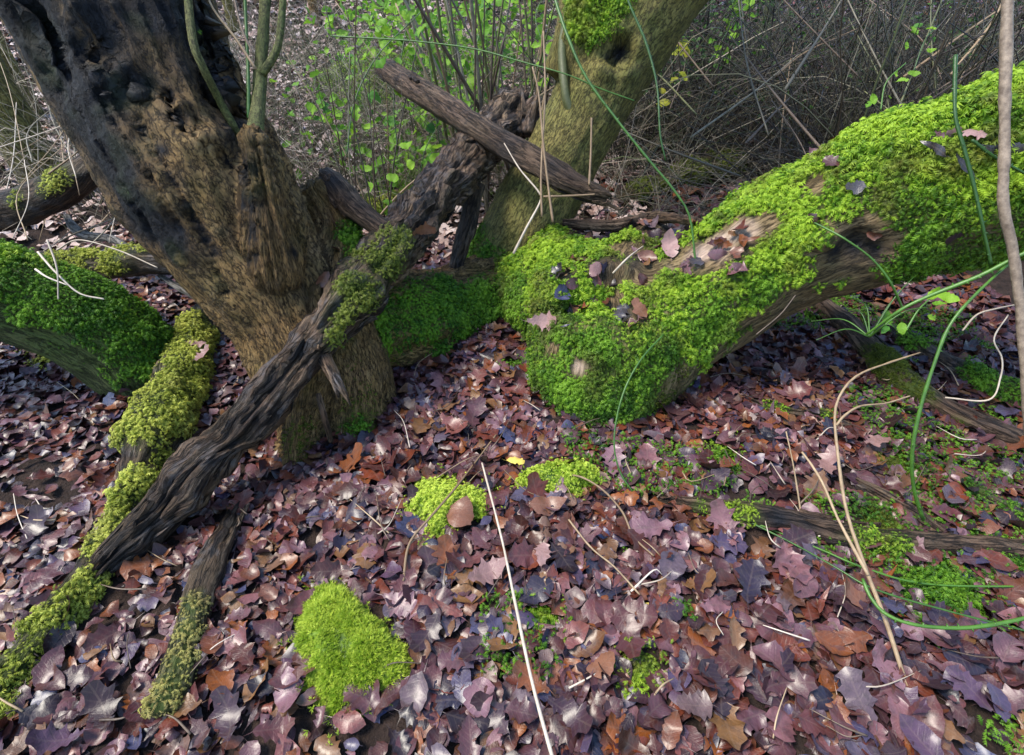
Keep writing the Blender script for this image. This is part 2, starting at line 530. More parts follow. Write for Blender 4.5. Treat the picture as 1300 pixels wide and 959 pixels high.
M['bark_green'] = mat_bark('bark_green', (0.03, 0.035, 0.012), (0.075, 0.09, 0.03), (0.13, 0.13, 0.06), (14, 14, 4.0), alg=0.7, algae=(0.06, 0.10, 0.015))
M['rot'] = mat_bark('rotten_wood', (0.009, 0.006, 0.005), (0.085, 0.052, 0.034), (0.36, 0.25, 0.16), (30, 30, 3.0), alg=0.12, rough=0.48, bumps=1.2, blue=0.45)
M['dead'] = mat_bark('dead_wood', (0.014, 0.009, 0.007), (0.085, 0.052, 0.034), (0.27, 0.185, 0.125), (30, 30, 2.4), alg=0.1, rough=0.55)
M['pale_wood'] = mat_bark('grey_dead_wood', (0.05, 0.048, 0.045), (0.20, 0.185, 0.17), (0.36, 0.33, 0.30), (24, 24, 2.4), alg=0.1)
M['moss_bright'] = mat_moss('moss_bright', (0.008, 0.026, 0.003), (0.080, 0.185, 0.007), (0.29, 0.43, 0.03), (0.10, 0.075, 0.022), 0.4)
M['moss_deep'] = mat_moss('moss_deep', (0.006, 0.022, 0.003), (0.036, 0.110, 0.007), (0.13, 0.27, 0.018))
M['moss_yellow'] = mat_moss('moss_yellow', (0.03, 0.042, 0.006), (0.20, 0.24, 0.025), (0.46, 0.49, 0.08), (0.30, 0.25, 0.08), 0.2)
M['moss_cushion'] = mat_moss('moss_cushion', (0.03, 0.07, 0.005), (0.20, 0.32, 0.016), (0.46, 0.56, 0.07))
M['moss_shaded'] = mat_moss('moss_shaded', (0.006, 0.022, 0.003), (0.042, 0.115, 0.006), (0.15, 0.29, 0.02), (0.07, 0.06, 0.018), 0.35)  # darker copy of the bright moss, with side shade in its colour
M['moss_brown'] = mat_moss('moss_brown', (0.04, 0.035, 0.008), (0.19, 0.165, 0.04), (0.38, 0.36, 0.09), (0.26, 0.20, 0.09), 0.3)
M['moss_olive'] = mat_moss('moss_olive', (0.03, 0.045, 0.008), (0.085, 0.115, 0.014), (0.17, 0.20, 0.03))
M['grass'] = mat_moss('ground_cover', (0.03, 0.09, 0.01), (0.09, 0.22, 0.02), (0.20, 0.36, 0.04))
M['stem_green'] = mat_stem('bramble_stem', (0.016, 0.055, 0.006), (0.055, 0.14, 0.014), 0.45)
M['stem_straw'] = mat_stem('dry_stalk', (0.15, 0.095, 0.05), (0.36, 0.26, 0.155), 0.6)
M['stem_pale'] = mat_stem('bleached_stalk', (0.32, 0.26, 0.20), (0.56, 0.48, 0.39), 0.6)
M['sapling_bark'] = mat_stem('sapling_bark', (0.10, 0.07, 0.05), (0.34, 0.26, 0.19), 0.6, 45)
M['stem_brown'] = mat_stem('brown_twig', (0.05, 0.032, 0.022), (0.16, 0.11, 0.075), 0.55)
M['stem_grey'] = mat_stem('grey_shoot', (0.10, 0.085, 0.06), (0.24, 0.21, 0.15), 0.55)
M['stem_olive'] = mat_stem('olive_shoot', (0.06, 0.065, 0.02), (0.17, 0.17, 0.07), 0.5)
def mat_canes(name, st):
    m, nt, out = mat_new(name)
    col = ramp(nt, attr(nt, 'rnd'), st)
    principled(nt, out, col, .55)
    return m
M['understory'] = mat_canes('undergrowth_stems', [(0, (.03, .022, .016)), (.3, (.10, .075, .05)), (.5, (.06, .09, .02)), (.7, (.22, .17, .12)), (1, (.45, .38, .30))])
M['canes'] = mat_canes('thicket_canes', [(0, (.006, .005, .004)), (.4, (.022, .015, .011)), (.62, (.022, .028, .010)), (.82, (.07, .05, .033)), (.94, (.05, .06, .02)), (1, (.30, .25, .19))])
M['stem_dark'] = mat_stem('dark_tangle', (0.012, 0.011, 0.010), (0.06, 0.046, 0.035), 0.6)
def mat_soil():
    m, nt, out = mat_new('wet_soil')
    pos = geo_pos(nt)
    a = tex_noise(nt, pos, 14, 8, 0.7); b = tex_noise(nt, pos, 70, 5, 0.7)
    col = ramp(nt, mth(nt, 'ADD', mth(nt, 'MULTIPLY', a, .6), mth(nt, 'MULTIPLY', b, .4)), [(0.35, (0.010, 0.007, 0.006)), (0.55, (0.045, 0.028, 0.022)), (0.75, (0.11, 0.07, 0.055))])
    principled(nt, out, col, 0.85, bump(nt, mth(nt, 'ADD', a, b), 1.0, 0.03), 0.2)
    return m
M['soil'] = mat_soil()

# ------------------------------------------------------------------ leaves: templates
def leaf_template(kind, seed, nm=9):
    r = np.random.default_rng(seed)
    no = 2 * nm - 1
    t = np.linspace(0, 1, no); tm = t[::2]
    if kind == 'oak':
        env = 0.31 * np.sin(np.pi * np.clip(t * .92 + .05, 0, 1)) ** 0.7 * (0.5 + 0.75 * t)
        ph = r.uniform(0, 1)
        lob = 1 + .27 * np.sin(2 * np.pi * (t * 4.0 + ph))
        fwd = .022 * np.cos(2 * np.pi * (t * 4.0 + ph))
        w = env * lob
    else:
        p, q, a = {'oval': (.29, .75, .9), 'round': (.43, .58, .95), 'torn': (.33, .6, .8), 'willow': (.105, .8, .85)}[kind]
        w = p * np.sin(np.pi * t ** a) ** q; fwd = np.zeros(no)
        if kind == 'torn':
            w = w * (1 + .45 * np.sign(np.sin(t * 9 + seed)) * r.random(no)); fwd = r.uniform(-.03, .03, no)
        else:
            w = w * (1 + .035 * np.cos(np.arange(no) * np.pi))
    w = np.maximum(w, 0.003)
    wl = w * (1 + .07 * r.normal(size=no)); wr = w * (1 + .07 * r.normal(size=no))
    if no > 10 and r.random() < .4:                    # a bite or a tear
        k0 = r.integers(4, no - 4); (wl if r.random() < .5 else wr)[k0:k0 + 2] *= r.uniform(.2, .6)
    X = np.concatenate([tm, t + fwd, t + fwd]); Y = np.concatenate([0 * tm, -wl, wr])
    cu, cl, tw = r.uniform(-.9, 1.7), r.uniform(-0.8, .9), r.uniform(-.7, .7)
    Z = cu * np.abs(Y) ** 1.5 * 0.9 + cl * (X - .5) ** 2 * 0.6 + tw * Y * (X - .4)
    e = np.abs(Y) > 0.02
    Z = Z + e * (.02 * r.normal(size=len(X)) + .03 * np.sin(X * r.uniform(6, 14) + seed) * np.sign(Y)) + 0.03 * np.sin(X * 7 + seed)
    if r.random() < .3: Z = Z + 1.6 * np.clip(X - r.uniform(.55, .75), 0, 1) ** 1.5    # curled tip
    bend = 0.25 * r.uniform(-1, 1)
    Y2 = Y + bend * (X - .5) ** 2
    V = np.stack([X - .5, Y2, Z], 1)
    Fs = []
    for base, fl in ((nm, 0), (nm + no, 1)):
        for m in range(nm - 1):
            a, b_, o0, o1, o2 = m, m + 1, base + 2 * m, base + 2 * m + 1, base + 2 * m + 2
            for f in ((a, o0, o1), (a, o1, b_), (b_, o1, o2)): Fs.append(f[::-1] if not fl else f)
    k = len(V)
    V = np.vstack([V, [[-.5, -.008, Z[0]], [-.5, .008, Z[0]], [-.74, .03 * r.uniform(-3, 3), Z[0] + .05]]])
    Tq = np.array([[k, k + 1, k + 2]])
    luv = np.stack([np.concatenate([Y, [-.005, .005, 0]]), np.concatenate([X, [0, 0, 0]]), np.zeros(len(V))], 1)
    return V, [np.array(Fs), Tq], luv

KINDS = ['oak'] * 6 + ['oval'] * 8 + ['round'] * 4 + ['torn'] * 6 + ['willow'] * 3
TEMPL = [leaf_template(k, 100 + i, 9 if k == 'oak' else 7) for i, k in enumerate(KINDS)]
TEMPL_MID = [leaf_template(k, 300 + i, 7 if k == 'oak' else 5) for i, k in enumerate(KINDS)]
TEMPL_FAR = [leaf_template(k, 100 + i, 3) for i, k in enumerate(KINDS)]
KSIZE = {'oak': 0.088, 'oval': 0.072, 'round': 0.057, 'torn': 0.052, 'willow': 0.078}

def leaf_mesh(i, mat, name='leaf'):
    V, F, luv = TEMPL[i]
    return make_mesh(name, V, F, mat, {'rnd': np.zeros(len(V))}, {'luv': luv})

def rot_from(nrmv, spin):
    """(N,3,3) bases with z along nrmv and x spun about it"""
    z = nrm(nrmv)
    h = np.stack([np.cos(spin), np.sin(spin), np.zeros_like(spin)], 1)
    x = nrm(h - z * (h * z).sum(1, keepdims=True))
    y = np.cross(z, x)
    return np.stack([x, y, z], 2)

# ------------------------------------------------------------------ moss
def frond_template(kind):
    V, F, tip = [], [], []
    def tri(a, b, c, ta, tb, tc):
        k = len(V); V.extend([a, b, c]); tip.extend([ta, tb, tc]); F.append((k, k + 1, k + 2))
    if kind == 'feather':
        n = 5
        st = [(0.92 * i / n, 0, 0.10 + 0.42 * math.sin(math.pi * (i / n) * 0.72)) for i in range(n + 1)]
        for i in range(n):
            w = 0.27 * math.sin(math.pi * (0.18 + 0.8 * i / n)) + 0.05
            for sg in (-1, 1):
                a, b = st[i], st[i + 1]
                tri(a, b, (b[0] + 0.10, sg * w, b[2] - 0.10 - 0.1 * (i % 2)), i / n, (i + 1) / n, 0.75 + .25 * i / n)
    else:
        for k in range(6):
            a = k * 2 * math.pi / 6 + 0.3 * (k % 2)
            rr, hh = (0.45, 0.75) if k % 2 else (0.75, 0.42)
            c, s = math.cos(a), math.sin(a)
            tri((-.09 * s, .09 * c, 0), (.09 * s, -.09 * c, 0), (rr * c, rr * s, hh), 0.1, 0.1, 1.0)
            tri((-.09 * s + .3 * rr * c, .09 * c + .3 * rr * s, .3 * hh), (.4 * rr * c, .4 * rr * s, .5 * hh), (rr * .75 * c - .22 * s, rr * .75 * s + .22 * c, hh * .75), .4, .5, .9)
    return np.array(V), np.array(F), np.array(tip)
FT = {k: frond_template(k) for k in ('feather', 'tuft')}

def grow_moss(P, N, L, kind='feather', droop=0.6, seed=0):
    r = np.random.default_rng(seed)
    tv, tf, tt = FT[kind]
    n = len(P)
    T = r.normal(size=(n, 3)) + np.array([0, 0, -1.0]) * droop
    T = nrm(T - N * (T * N).sum(1, keepdims=True))
    N2 = nrm(N + 0.35 * r.normal(size=(n, 3)))
    T = nrm(T - N2 * (T * N2).sum(1, keepdims=True))
    B = np.cross(N2, T)
    L = L * r.uniform(.6, 1.25, n)
    up = r.uniform(.7, 1.5, n)
    V = P[:, None] + L[:, None, None] * (tv[None, :, 0:1] * T[:, None] + tv[None, :, 1:2] * B[:, None] + tv[None, :, 2:3] * N2[:, None] * up[:, None, None])
    F = (tf[None] + (np.arange(n) * len(tv))[:, None, None]).reshape(-1, 3)
    rnd = np.repeat(r.uniform(0, 1, n), len(tv))
    return V.reshape(-1, 3), F, rnd, np.tile(tt, n)

def scatter(V, faces, N, mask, per_m2, seed=0, view_only=True):
    r = np.random.default_rng(seed)
    t = as_tris(faces)
    a, b, c = V[t[:, 0]], V[t[:, 1]], V[t[:, 2]]
    area = 0.5 * np.linalg.norm(np.cross(b - a, c - a), axis=1)
    w = area * np.clip(mask[t].mean(1), 0, 1)
    if view_only:       # nothing grown far outside what can be seen
        x, y, d = proj((a + b + c) / 3)
        w = w * ((d > .2) & (x > -350) & (x < 1650) & (y > -350) & (y < 1250))
    n = int(w.sum() * per_m2)
    if n < 1: return np.zeros((0, 3)), np.zeros((0, 3)), np.zeros(0)
    k = r.choice(len(t), n, p=w / w.sum())
    u, v = r.random(n), r.random(n)
    f = u + v > 1; u[f], v[f] = 1 - u[f], 1 - v[f]
    P = a[k] + (b - a)[k] * u[:, None] + (c - a)[k] * v[:, None]
    Nn = nrm(N[t[k, 0]] * (1 - u - v)[:, None] + N[t[k, 1]] * u[:, None] + N[t[k, 2]] * v[:, None])
    m = mask[t[k, 0]]
    return P, Nn, m

def moss_part(root, surf, mask, mat, per_m2, L, kind='feather', droop=0.6, seed=1, name='moss'):
    P, N, m = scatter(surf.V, surf.F, surf.N, mask, per_m2, seed)
    if len(P) == 0: return
    V, F, rnd, tip = grow_moss(P, N, L * (0.45 + 0.55 * m) * (1 + .75 * fbm(P * 16, 2, seed)), kind, droop, seed + 1)
    me = make_mesh(name, V, [F], mat, {'rnd': rnd, 'tip': tip})
    o = part(name, me, root)
    o['kind'] = 'stuff'
    return o

# =================================================================== GROUND
n = 220
u = np.linspace(-1, 1, n)
gx = 3.0 * u + 62.0 * np.sign(u) * np.abs(u) ** 5
gy = 2.0 + 3.5 * u + 66.0 * np.sign(u) * np.abs(u) ** 5
GX, GY = np.meshgrid(gx, gy, indexing='ij')
GZ = terrain(GX, GY) + 0.012 * fbm(np.stack([GX, GY, 0 * GX], -1) * 14, 3, 9)
i = np.arange(n - 1)[:, None] * n; j = np.arange(n - 1)[None]
GQ = np.stack([i + j, i + n + j, i + n + j + 1, i + j + 1], -1).reshape(-1, 4)
ground = link('ground', make_mesh('ground', np.stack([GX, GY, GZ], -1).reshape(-1, 3), [GQ], M['soil']))
tag(ground, 'wet woodland floor covered in brown fallen leaves, rising into a slope behind', 'ground', kind='structure')

# =================================================================== BIG WOOD
# --- the leaning hollow trunk on the left with its roots
S_tree = Surf(*organic([
    np.array([[*pt(405, 560, 2.30), .22], [*pt(398, 480, 2.22), .23], [*pt(368, 395, 2.17), .235], [*pt(316, 320, 2.12), .28],
              [*pt(266, 240, 2.06), .335], [*pt(212, 150, 1.98), .335], [*pt(160, 40, 1.90), .34], [*pt(110, -70, 1.82), .36], [*pt(40, -230, 1.70), .36]]),
    np.array([[*pt(398, 430, 2.12), .16], [*pt(384, 520, 2.02), .085], [*pt(376, 585, 1.97), .06], [*pt(372, 640, 1.97), .04]]),
    np.array([[*pt(425, 400, 2.15), .17], [*pt(450, 490, 2.17), .14], [*pt(454, 575, 2.22), .14]]),
    np.array([[*pt(420, 420, 2.25), .20], [*pt(500, 412, 2.46), .225], [*pt(570, 395, 2.72), .215], [*pt(640, 370, 3.0), .23]]),
    np.array([[*pt(545, 425, 2.55), .16], [*pt(545, 470, 2.62), .14]]),
    np.array([[*pt(420, 370, 2.25), .16], [*pt(425, 290, 2.35), .11], [*pt(395, 235, 2.3), .09]]),
    np.array([[*pt(352, 350, 2.0), .11], [*pt(337, 265, 1.86), .085], [*pt(326, 200, 1.815), .055], [*pt(323, 168, 1.81), .03]]),
], 0.0125, 7))
b = S_tree.bk
S_tree.push(0.024 * ridged(b * [12, 12, 1.6], 2, 21) + 0.014 * ridged(b * [30, 30, 4.0], 3, 26) + 0.035 * fbm(S_tree.V * 3.2, 3, 4) + 0.006 * fbm(b * [60, 60, 14], 3, 7))
gouge = S_tree.blobs([(165, 115, 34), (120, 60, 34), (60, 60, 36), (40, 30, 30), (275, 60, 42), (292, 115, 40), (265, 20, 40), (185, 105, 14), (205, 120, 12), (225, 150, 14), (300, 150, 26), (70, 95, 24), (250, 150, 15)])
S_tree.push(-0.075 * gouge * (0.7 + 0.5 * ridged(b * [14, 14, 4], 2, 3)))
S_tree.push(-0.07 * S_tree.blobs([(285, 45, 34), (290, 85, 34), (296, 120, 28), (275, 10, 34)]))
def along(l, step, r, w=1.0):
    out = []
    for (a, b_), (c, d) in zip(l[:-1], l[1:]):
        m = max(1, int(math.hypot(c - a, d - b_) / step))
        out += [(a + (c - a) * k / m, b_ + (d - b_) * k / m, r, w) for k in range(m)]
    return out
CRACKS = (along([(105, 62), (150, 105), (185, 126), (208, 122), (232, 165), (275, 190), (310, 218)], 8, 9) + along([(172, 150), (215, 228), (250, 285), (270, 335), (288, 380)], 9, 7)
          + along([(60, 92), (120, 182), (160, 252), (200, 312)], 10, 10, .8) + along([(300, 172), (316, 260), (321, 335)], 10, 12, .8) + along([(95, 60), (140, 150), (190, 225), (232, 300)], 10, 6, .7))
crk = S_tree.blobs(CRACKS) * (.6 + .5 * fbm(S_tree.V * 30, 2, 31))
S_tree.push(-0.045 * crk)
rim = S_tree.blobs([(125, 95, 16), (150, 105, 15), (180, 120, 15), (205, 130, 14), (232, 165, 16), (255, 180, 16), (285, 170, 18), (318, 170, 22)])
S_tree.push(0.030 * rim)
stain = np.clip(S_tree.blobs([(275, 60, 45), (292, 115, 42), (265, 15, 45), (300, 165, 30), (312, 215, 24, .9), (314, 255, 22, .9), (318, 295, 20, .8), (322, 330, 16, .6),
                              (165, 108, 22), (190, 110, 18), (215, 125, 18), (232, 150, 16), (130, 95, 16), (60, 70, 40, .9), (30, 25, 45, .95), (85, 105, 28, .85), (95, 30, 30, .75),
                              (110, 165, 32, .7), (150, 225, 32, .7), (185, 280, 30, .8), (130, 190, 26, .6), (165, 250, 26, .7), (205, 190, 9, .8), (220, 225, 9, .8), (240, 260, 9, .8), (255, 290, 9, .8), (272, 320, 10, .7),
                              (220, 300, 22, .7), (370, 322, 10, .9), (262, 305, 12, .8), (60, 20, 30, .8), (200, 20, 28, .4), (240, 90, 24, .5), (245, 40, 30, .8)])
                * (0.75 + 1.3 * (fbm(b * [22, 22, 3], 3, 33) + .25)) + .55 * sstep(.15, .5, fbm(b * [14, 14, 1.5], 3, 36)) * sstep(0, -.5, S_tree.N[:, 0]) + .95 * sstep(.3, .8, crk) + S_tree.blobs([(20, 0, 95, 1.3), (60, 60, 85, 1.3), (95, 130, 70, 1.3), (135, 205, 56, 1.2), (175, 270, 50, 1.1), (215, 310, 34, .9), (230, 20, 70, .8), (120, 20, 80, 1.1), (180, 90, 40, .6)]) * sstep(-.65, -.2, fbm(b * [26, 26, 3.5], 3, 37)), 0, 1)
mossT = np.clip(S_tree.blobs([(625, 385, 40), (610, 400, 34), (480, 395, 26, .8), (430, 430, 20, .7), (530, 400, 45), (570, 390, 40), (590, 420, 26), (450, 300, 24), (455, 330, 28), (500, 400, 30), (455, 540, 24, .6), (560, 440, 24, .7)]) * 1.25 + 0.45 * fbm(S_tree.V * 9, 3, 8) - 0.08, 0, 1)
S_tree.push(0.014 * mossT)
tree = thing('leaning_tree', 'thick leaning hollow tree trunk with dark rotten streaks and young shoots', 'tree', tuple(gd(395, 560)))
part('trunk', make_mesh('trunk', S_tree.V, S_tree.F, M['bark_tree'], {'moss': mossT * .9, 'stain': stain}, {'bark': b}), tree)
moss_part(tree, S_tree, sstep(.2, .75, mossT), M['moss_deep'], 15000, 0.026, 'feather', 0.8, 5)
olive = np.clip(S_tree.blobs([(385, 560, 36, 1.1), (380, 590, 30, 1.1), (458, 520, 40, 1.1), (455, 560, 36, 1.1), (420, 560, 30, 1.0), (500, 450, 36, .8), (440, 470, 26, .6), (465, 390, 30, .6), (425, 400, 30, .35)]) + 0.35 * fbm(S_tree.V * 10, 3, 12) - .1, 0, 1)
moss_part(tree, S_tree, sstep(.25, .9, olive) * .8, M['moss_olive'], 9000, 0.012, 'tuft', 0.5, 6, 'fine_moss')

def dS(S, px, py): return float(proj(S.hit(px, py)[0])[2])
d1, d2 = dS(S_tree, 322, 212), dS(S_tree, 300, 168)
def shoot(root, ctrl, mat, name='shoot', nr=8, nl=22):
    c = np.array(ctrl, float)
    V, F, bk = tube(c, nl, nr, lambda q, s, th, P: 0.12 * c[:, 3].mean() * noise(q * [60, 60, 22], 5))
    return part(name, make_mesh(name, V, F, mat, None, {'bark': bk}), root)
shoot(tree, [[*pt(322, 200, 1.82), .034], [*pt(324, 172, 1.81), .030], [*pt(327, 140, 1.83), .025], [*pt(331, 90, 1.86), .022], [*pt(337, 0, 1.88), .020], [*pt(345, -160, 1.9), .017]], M['bark_shoot'])
shoot(tree, [[*pt(332, 95, 1.85), .016], [*pt(350, 66, 1.85), .014], [*pt(357, 30, 1.85), .013], [*pt(364, -80, 1.85), .011]], M['bark_shoot'])
shoot(tree, [[*pt(306, 178, d2 + .03), .02], [*pt(296, 160, d2 - .01), .016], [*pt(280, 130, d2 - .05), .014], [*pt(255, 80, 1.72), .0135], [*pt(243, 40, 1.7), .013], [*pt(232, -90, 1.7), .012]], M['bark_shoot'])
shoot(tree, [[*pt(316, 150, 1.82), .007], [*pt(315, 90, 1.82), .006], [*pt(311, 0, 1.84), .005], [*pt(310, -80, 1.84), .004]], M['stem_green'], nr=6)
shoot(tree, [[*pt(325, 88, 1.80), .005], [*pt(300, 50, 1.78), .0045], [*pt(270, 10, 1.76), .004], [*pt(255, -30, 1.76), .003]], M['stem_straw'], nr=6)
shoot(tree, [[*pt(322, 70, 1.80), .004], [*pt(305, 30, 1.78), .004], [*pt(290, -40, 1.76), .003]], M['stem_brown'], nr=6)

# --- mossy limb low on the far left
S_left = Surf(*organic([
    np.array([[*pt(225, 575, 2.5), .13], [*pt(185, 478, 2.35), .175], [*pt(115, 418, 2.2), .185], [*pt(0, 370, 2.05), .185], [*pt(-150, 335, 1.92), .19], [*pt(-330, 300, 1.8), .19]]),
], 0.012, 6))
b = S_left.bk
S_left.push(0.012 * ridged(b * [14, 14, 3], 3, 41) + 0.02 * fbm(S_left.V * 5, 3, 42))
mL = np.clip(-.12 + sstep(-.35, .35, S_left.N[:, 2] + .3 * S_left.N[:, 1]) + 0.5 * fbm(S_left.V * 6, 3, 44), 0, 1)
S_left.push(0.010 * mL + .009 * mL * ridged(S_left.V * 10, 2, 66))
t = thing('mossy_limb', 'short thick limb under deep green moss at the left edge, diving into the leaves', 'tree trunk', tuple(gd(190, 520)))
part('trunk', make_mesh('trunk', S_left.V, S_left.F, M['bark_green'], {'moss': mL * .9, 'stain': 0 * mL}, {'bark': b}), t)
moss_part(t, S_left, sstep(.2, .7, mL), M['moss_deep'], 20000, 0.020, 'feather', 1.0, 45)
mLb = np.clip(S_left.blobs([(10, 325, 40), (60, 335, 30, .8), (160, 400, 30, .6)]), 0, 1)
moss_part(t, S_left, sstep(.3, .9, mLb), M['moss_bright'], 9000, 0.026, 'feather', 0.6, 46, 'bright_moss')

# --- middle tree behind
S_mid = Surf(*organic([
    np.array([[*pt(632, 385, 3.12), .31], [*pt(655, 315, 3.06), .255], [*pt(716, 195, 2.96), .215], [*pt(783, 70, 2.82), .235], [*pt(822, 0, 2.74), .27], [*pt(880, -90, 2.62), .27], [*pt(970, -220, 2.5), .25]]),
    np.array([[*pt(720, 100, 2.86), .14], [*pt(745, 20, 2.72), .15], [*pt(735, -60, 2.65), .12], [*pt(722, -180, 2.6), .10]]),
], 0.012, 7))
b = S_mid.bk
S_mid.push(0.011 * ridged(b * [12, 12, 3], 3, 51) + 0.022 * fbm(S_mid.V * 4, 3, 52) + .004 * fbm(b * [50, 50, 20], 3, 7))
kn = S_mid.blobs([(786, 66, 20)])
S_mid.push(-0.10 * kn + 0.05 * S_mid.blobs([(770, 84, 14), (795, 86, 14), (805, 62, 14), (765, 55, 14), (785, 45, 14)]) * (1 - kn))
mM = np.clip(S_mid.blobs([(755, 15, 40), (750, 40, 26), (765, -15, 50)]) * 1.4 + .4 * fbm(S_mid.V * 9, 3, 54) - .3, 0, 1)
mM2 = np.clip(S_mid.blobs([(615, 330, 34), (610, 300, 24), (630, 350, 30), (650, 300, 20, .5)]) * 1.2 + .4 * fbm(S_mid.V * 9, 3, 55) - .25, 0, 1)
S_mid.push(0.016 * np.maximum(mM, mM2))
t = thing('knotty_tree', 'olive tree trunk with a dark knot hole leaning right behind the dead log', 'tree', tuple(gd(650, 345)))
part('trunk', make_mesh('trunk', S_mid.V, S_mid.F, M['bark_mid'], {'moss': np.maximum(mM, mM2) * .9, 'stain': np.clip(S_mid.blobs([(786, 68, 17), (770, 75, 8, .7)]) * 1.1, 0, 1)}, {'bark': b}), t)
moss_part(t, S_mid, sstep(.15, .6, mM), M['moss_bright'], 16000, 0.026, 'feather', 0.8, 56)
moss_part(t, S_mid, sstep(.2, .7, mM2), M['moss_deep'], 14000, 0.026, 'feather', 0.8, 57, 'deep_moss')
shoot(t, [[*pt(728, 150, dS(S_mid, 728, 150) + .05), .03], [*pt(718, 120, 2.72), .024], [*pt(714, 60, 2.70), .022], [*pt(722, -10, 2.65), .02], [*pt(724, -150, 2.6), .017]], M['stem_olive'], 'side_branch')

# --- mossy stump and the fallen trunk that grows out of it to the right
S_log = Surf(*organic([
    np.array([[.42, 1.80, -.25, .36], [.42, 1.85, .08, .345], [.43, 1.92, .22, .32]]),
    np.array([[.40, 1.95, .16, .31], [.32, 2.30, .12, .28], [.22, 2.62, .06, .24]]),
    np.array([[.28, 2.15, .10, .26], [.12, 2.42, .08, .22], [*pt(625, 385, 2.92), .19]]),
    np.array([[.45, 1.98, .18, .30], [.66, 2.35, .16, .27], [.80, 2.6, .08, .24]]),
    np.array([[*pt(765, 470, 2.42), .33], [*pt(840, 415, 2.36), .30], [*pt(920, 362, 2.26), .275], [*pt(1000, 312, 2.15), .275], [*pt(1100, 272, 2.03), .285],
              [*pt(1200, 240, 1.91), .30], [*pt(1310, 212, 1.80), .30], [*pt(1480, 170, 1.68), .30]]),
    np.array([[.70, 1.98, .12, .20], [.74, 1.93, -.25, .22]]),
], 0.0135, 7))
b = S_log.bk
S_log.push(0.012 * ridged(b * [9, 9, 2.2], 3, 61) + 0.040 * fbm(S_log.V * 3.4, 3, 62) + .005 * fbm(b * [40, 40, 10], 3, 63))
S_log.push(0.04 * S_log.blobs([(690, 330, 36), (690, 385, 30), (740, 300, 30), (840, 290, 26), (1050, 305, 22), (850, 470, 34)]) - 0.05 * S_log.blobs([(1085, 305, 20), (1105, 318, 18), (640, 430, 20)]))
bare = S_log.blobs([(740, 330, 16), (770, 345, 22), (800, 320, 24), (820, 345, 20), (735, 285, 14), (780, 385, 14), (800, 405, 22), (700, 405, 14), (715, 350, 12), (1040, 230, 14), (830, 290, 24), (705, 440, 12), (935, 300, 30), (905, 320, 26), (965, 285, 18), (870, 330, 20, .8), (830, 300, 16, .6), (760, 275, 30, .9), (800, 265, 30, .8), (860, 265, 30, .9), (735, 465, 14), (1085, 310, 34), (1120, 320, 26)])
low = 1.15 * S_log.blobs([(1010, 405, 46), (1060, 385, 46), (1120, 362, 36), (960, 440, 44), (1000, 380, 24), (1060, 345, 26), (1130, 345, 24), (1040, 390, 40), (980, 425, 38), (1100, 370, 40), (940, 450, 34), (900, 470, 34), (1150, 365, 30), (860, 490, 40, .8)])
lx_ = proj(S_log.V)[0]
low = np.maximum(low, 1.1 * sstep(.12, -.22, S_log.N[:, 2] + .15 * fbm(S_log.V * 6, 2, 60)) * sstep(870, 930, lx_) * sstep(1230, 1140, lx_))
upn = S_log.N[:, 2] * .85 - S_log.N[:, 1] * .35
mS = np.clip(sstep(-.25, .35, upn) * 1.25 + .85 * fbm(S_log.V * 7.5, 4, 64) - 2.2 * bare - 1.25 * low - .3, 0, 1)
mS = np.maximum(mS, np.clip(S_log.blobs([(650, 385, 50), (640, 400, 40), (690, 480, 60), (740, 510, 50), (700, 420, 50), (760, 440, 40), (820, 430, 50), (880, 400, 36), (960, 360, 36)]) * 1.3 - .3 + .35 * fbm(S_log.V * 8, 3, 65), 0, 1) * (1 - np.clip(low, 0, 1)) * (1 - np.clip(1.3 * bare, 0, 1)))
S_log.push(0.008 * mS + .034 * mS * ridged(S_log.V * 11, 2, 66) * .6)
t = thing('mossy_fallen_trunk', 'fallen trunk bent out of a squat stump, covered in bright green moss', 'tree trunk', tuple(gd(760, 545)))
part('trunk', make_mesh('trunk', S_log.V, S_log.F, M['bark_log'], {'pale': np.clip(S_log.blobs([(915, 312, 20), (890, 325, 18), (940, 295, 18), (735, 467, 10, .8), (850, 345, 10, .7)]) * 1.4 * (.8 + .8 * fbm(S_log.V * 18, 3, 69)) - .15, 0, 1), 'moss': np.clip(mS * .95 + .25 * S_log.blobs([(830, 520, 50), (760, 530, 60)]), 0, 1), 'stain': np.clip(S_log.blobs([(1085, 312, 24), (1110, 318, 20), (1060, 318, 14)]) + .75 * S_log.blobs([(770, 275, 40), (830, 275, 36), (760, 340, 26), (800, 330, 26), (790, 400, 24)]), 0, 1)}, {'bark': b}), t)
x_, y_, d_ = proj(S_log.V)
side_shade = np.clip(S_log.blobs([(645, 390, 60), (690, 500, 90), (760, 510, 90), (830, 470, 70), (700, 420, 50), (770, 450, 60), (900, 410, 50), (980, 370, 40), (1060, 330, 40), (1180, 330, 70), (1260, 320, 70), (1300, 290, 60), (700, 430, 40), (1120, 360, 30)]), 0, 1)
side_shade = np.maximum(side_shade, sstep(.1, -.3, S_log.N[:, 2]))  # front and downward faces: shade painted in by darker moss
dm = np.clip(sstep(.05, 1.0, side_shade + .4 * fbm(S_log.V * 7, 2, 68)), 0, 1)
moss_part(t, S_log, sstep(.22, .7, mS) * (1 - dm), M['moss_bright'], 16500, 0.030, 'feather', 0.7, 70, 'bright_moss')
moss_part(t, S_log, np.maximum(sstep(.22, .7, mS), sstep(.3, .8, S_log.blobs([(1180, 335, 60), (1260, 325, 70), (1320, 300, 60)]))) * dm, M['moss_shaded'], 17000, 0.026, 'feather', 0.9, 71, 'deep_moss')  # moss coloured as if shaded, on the sides and underneath
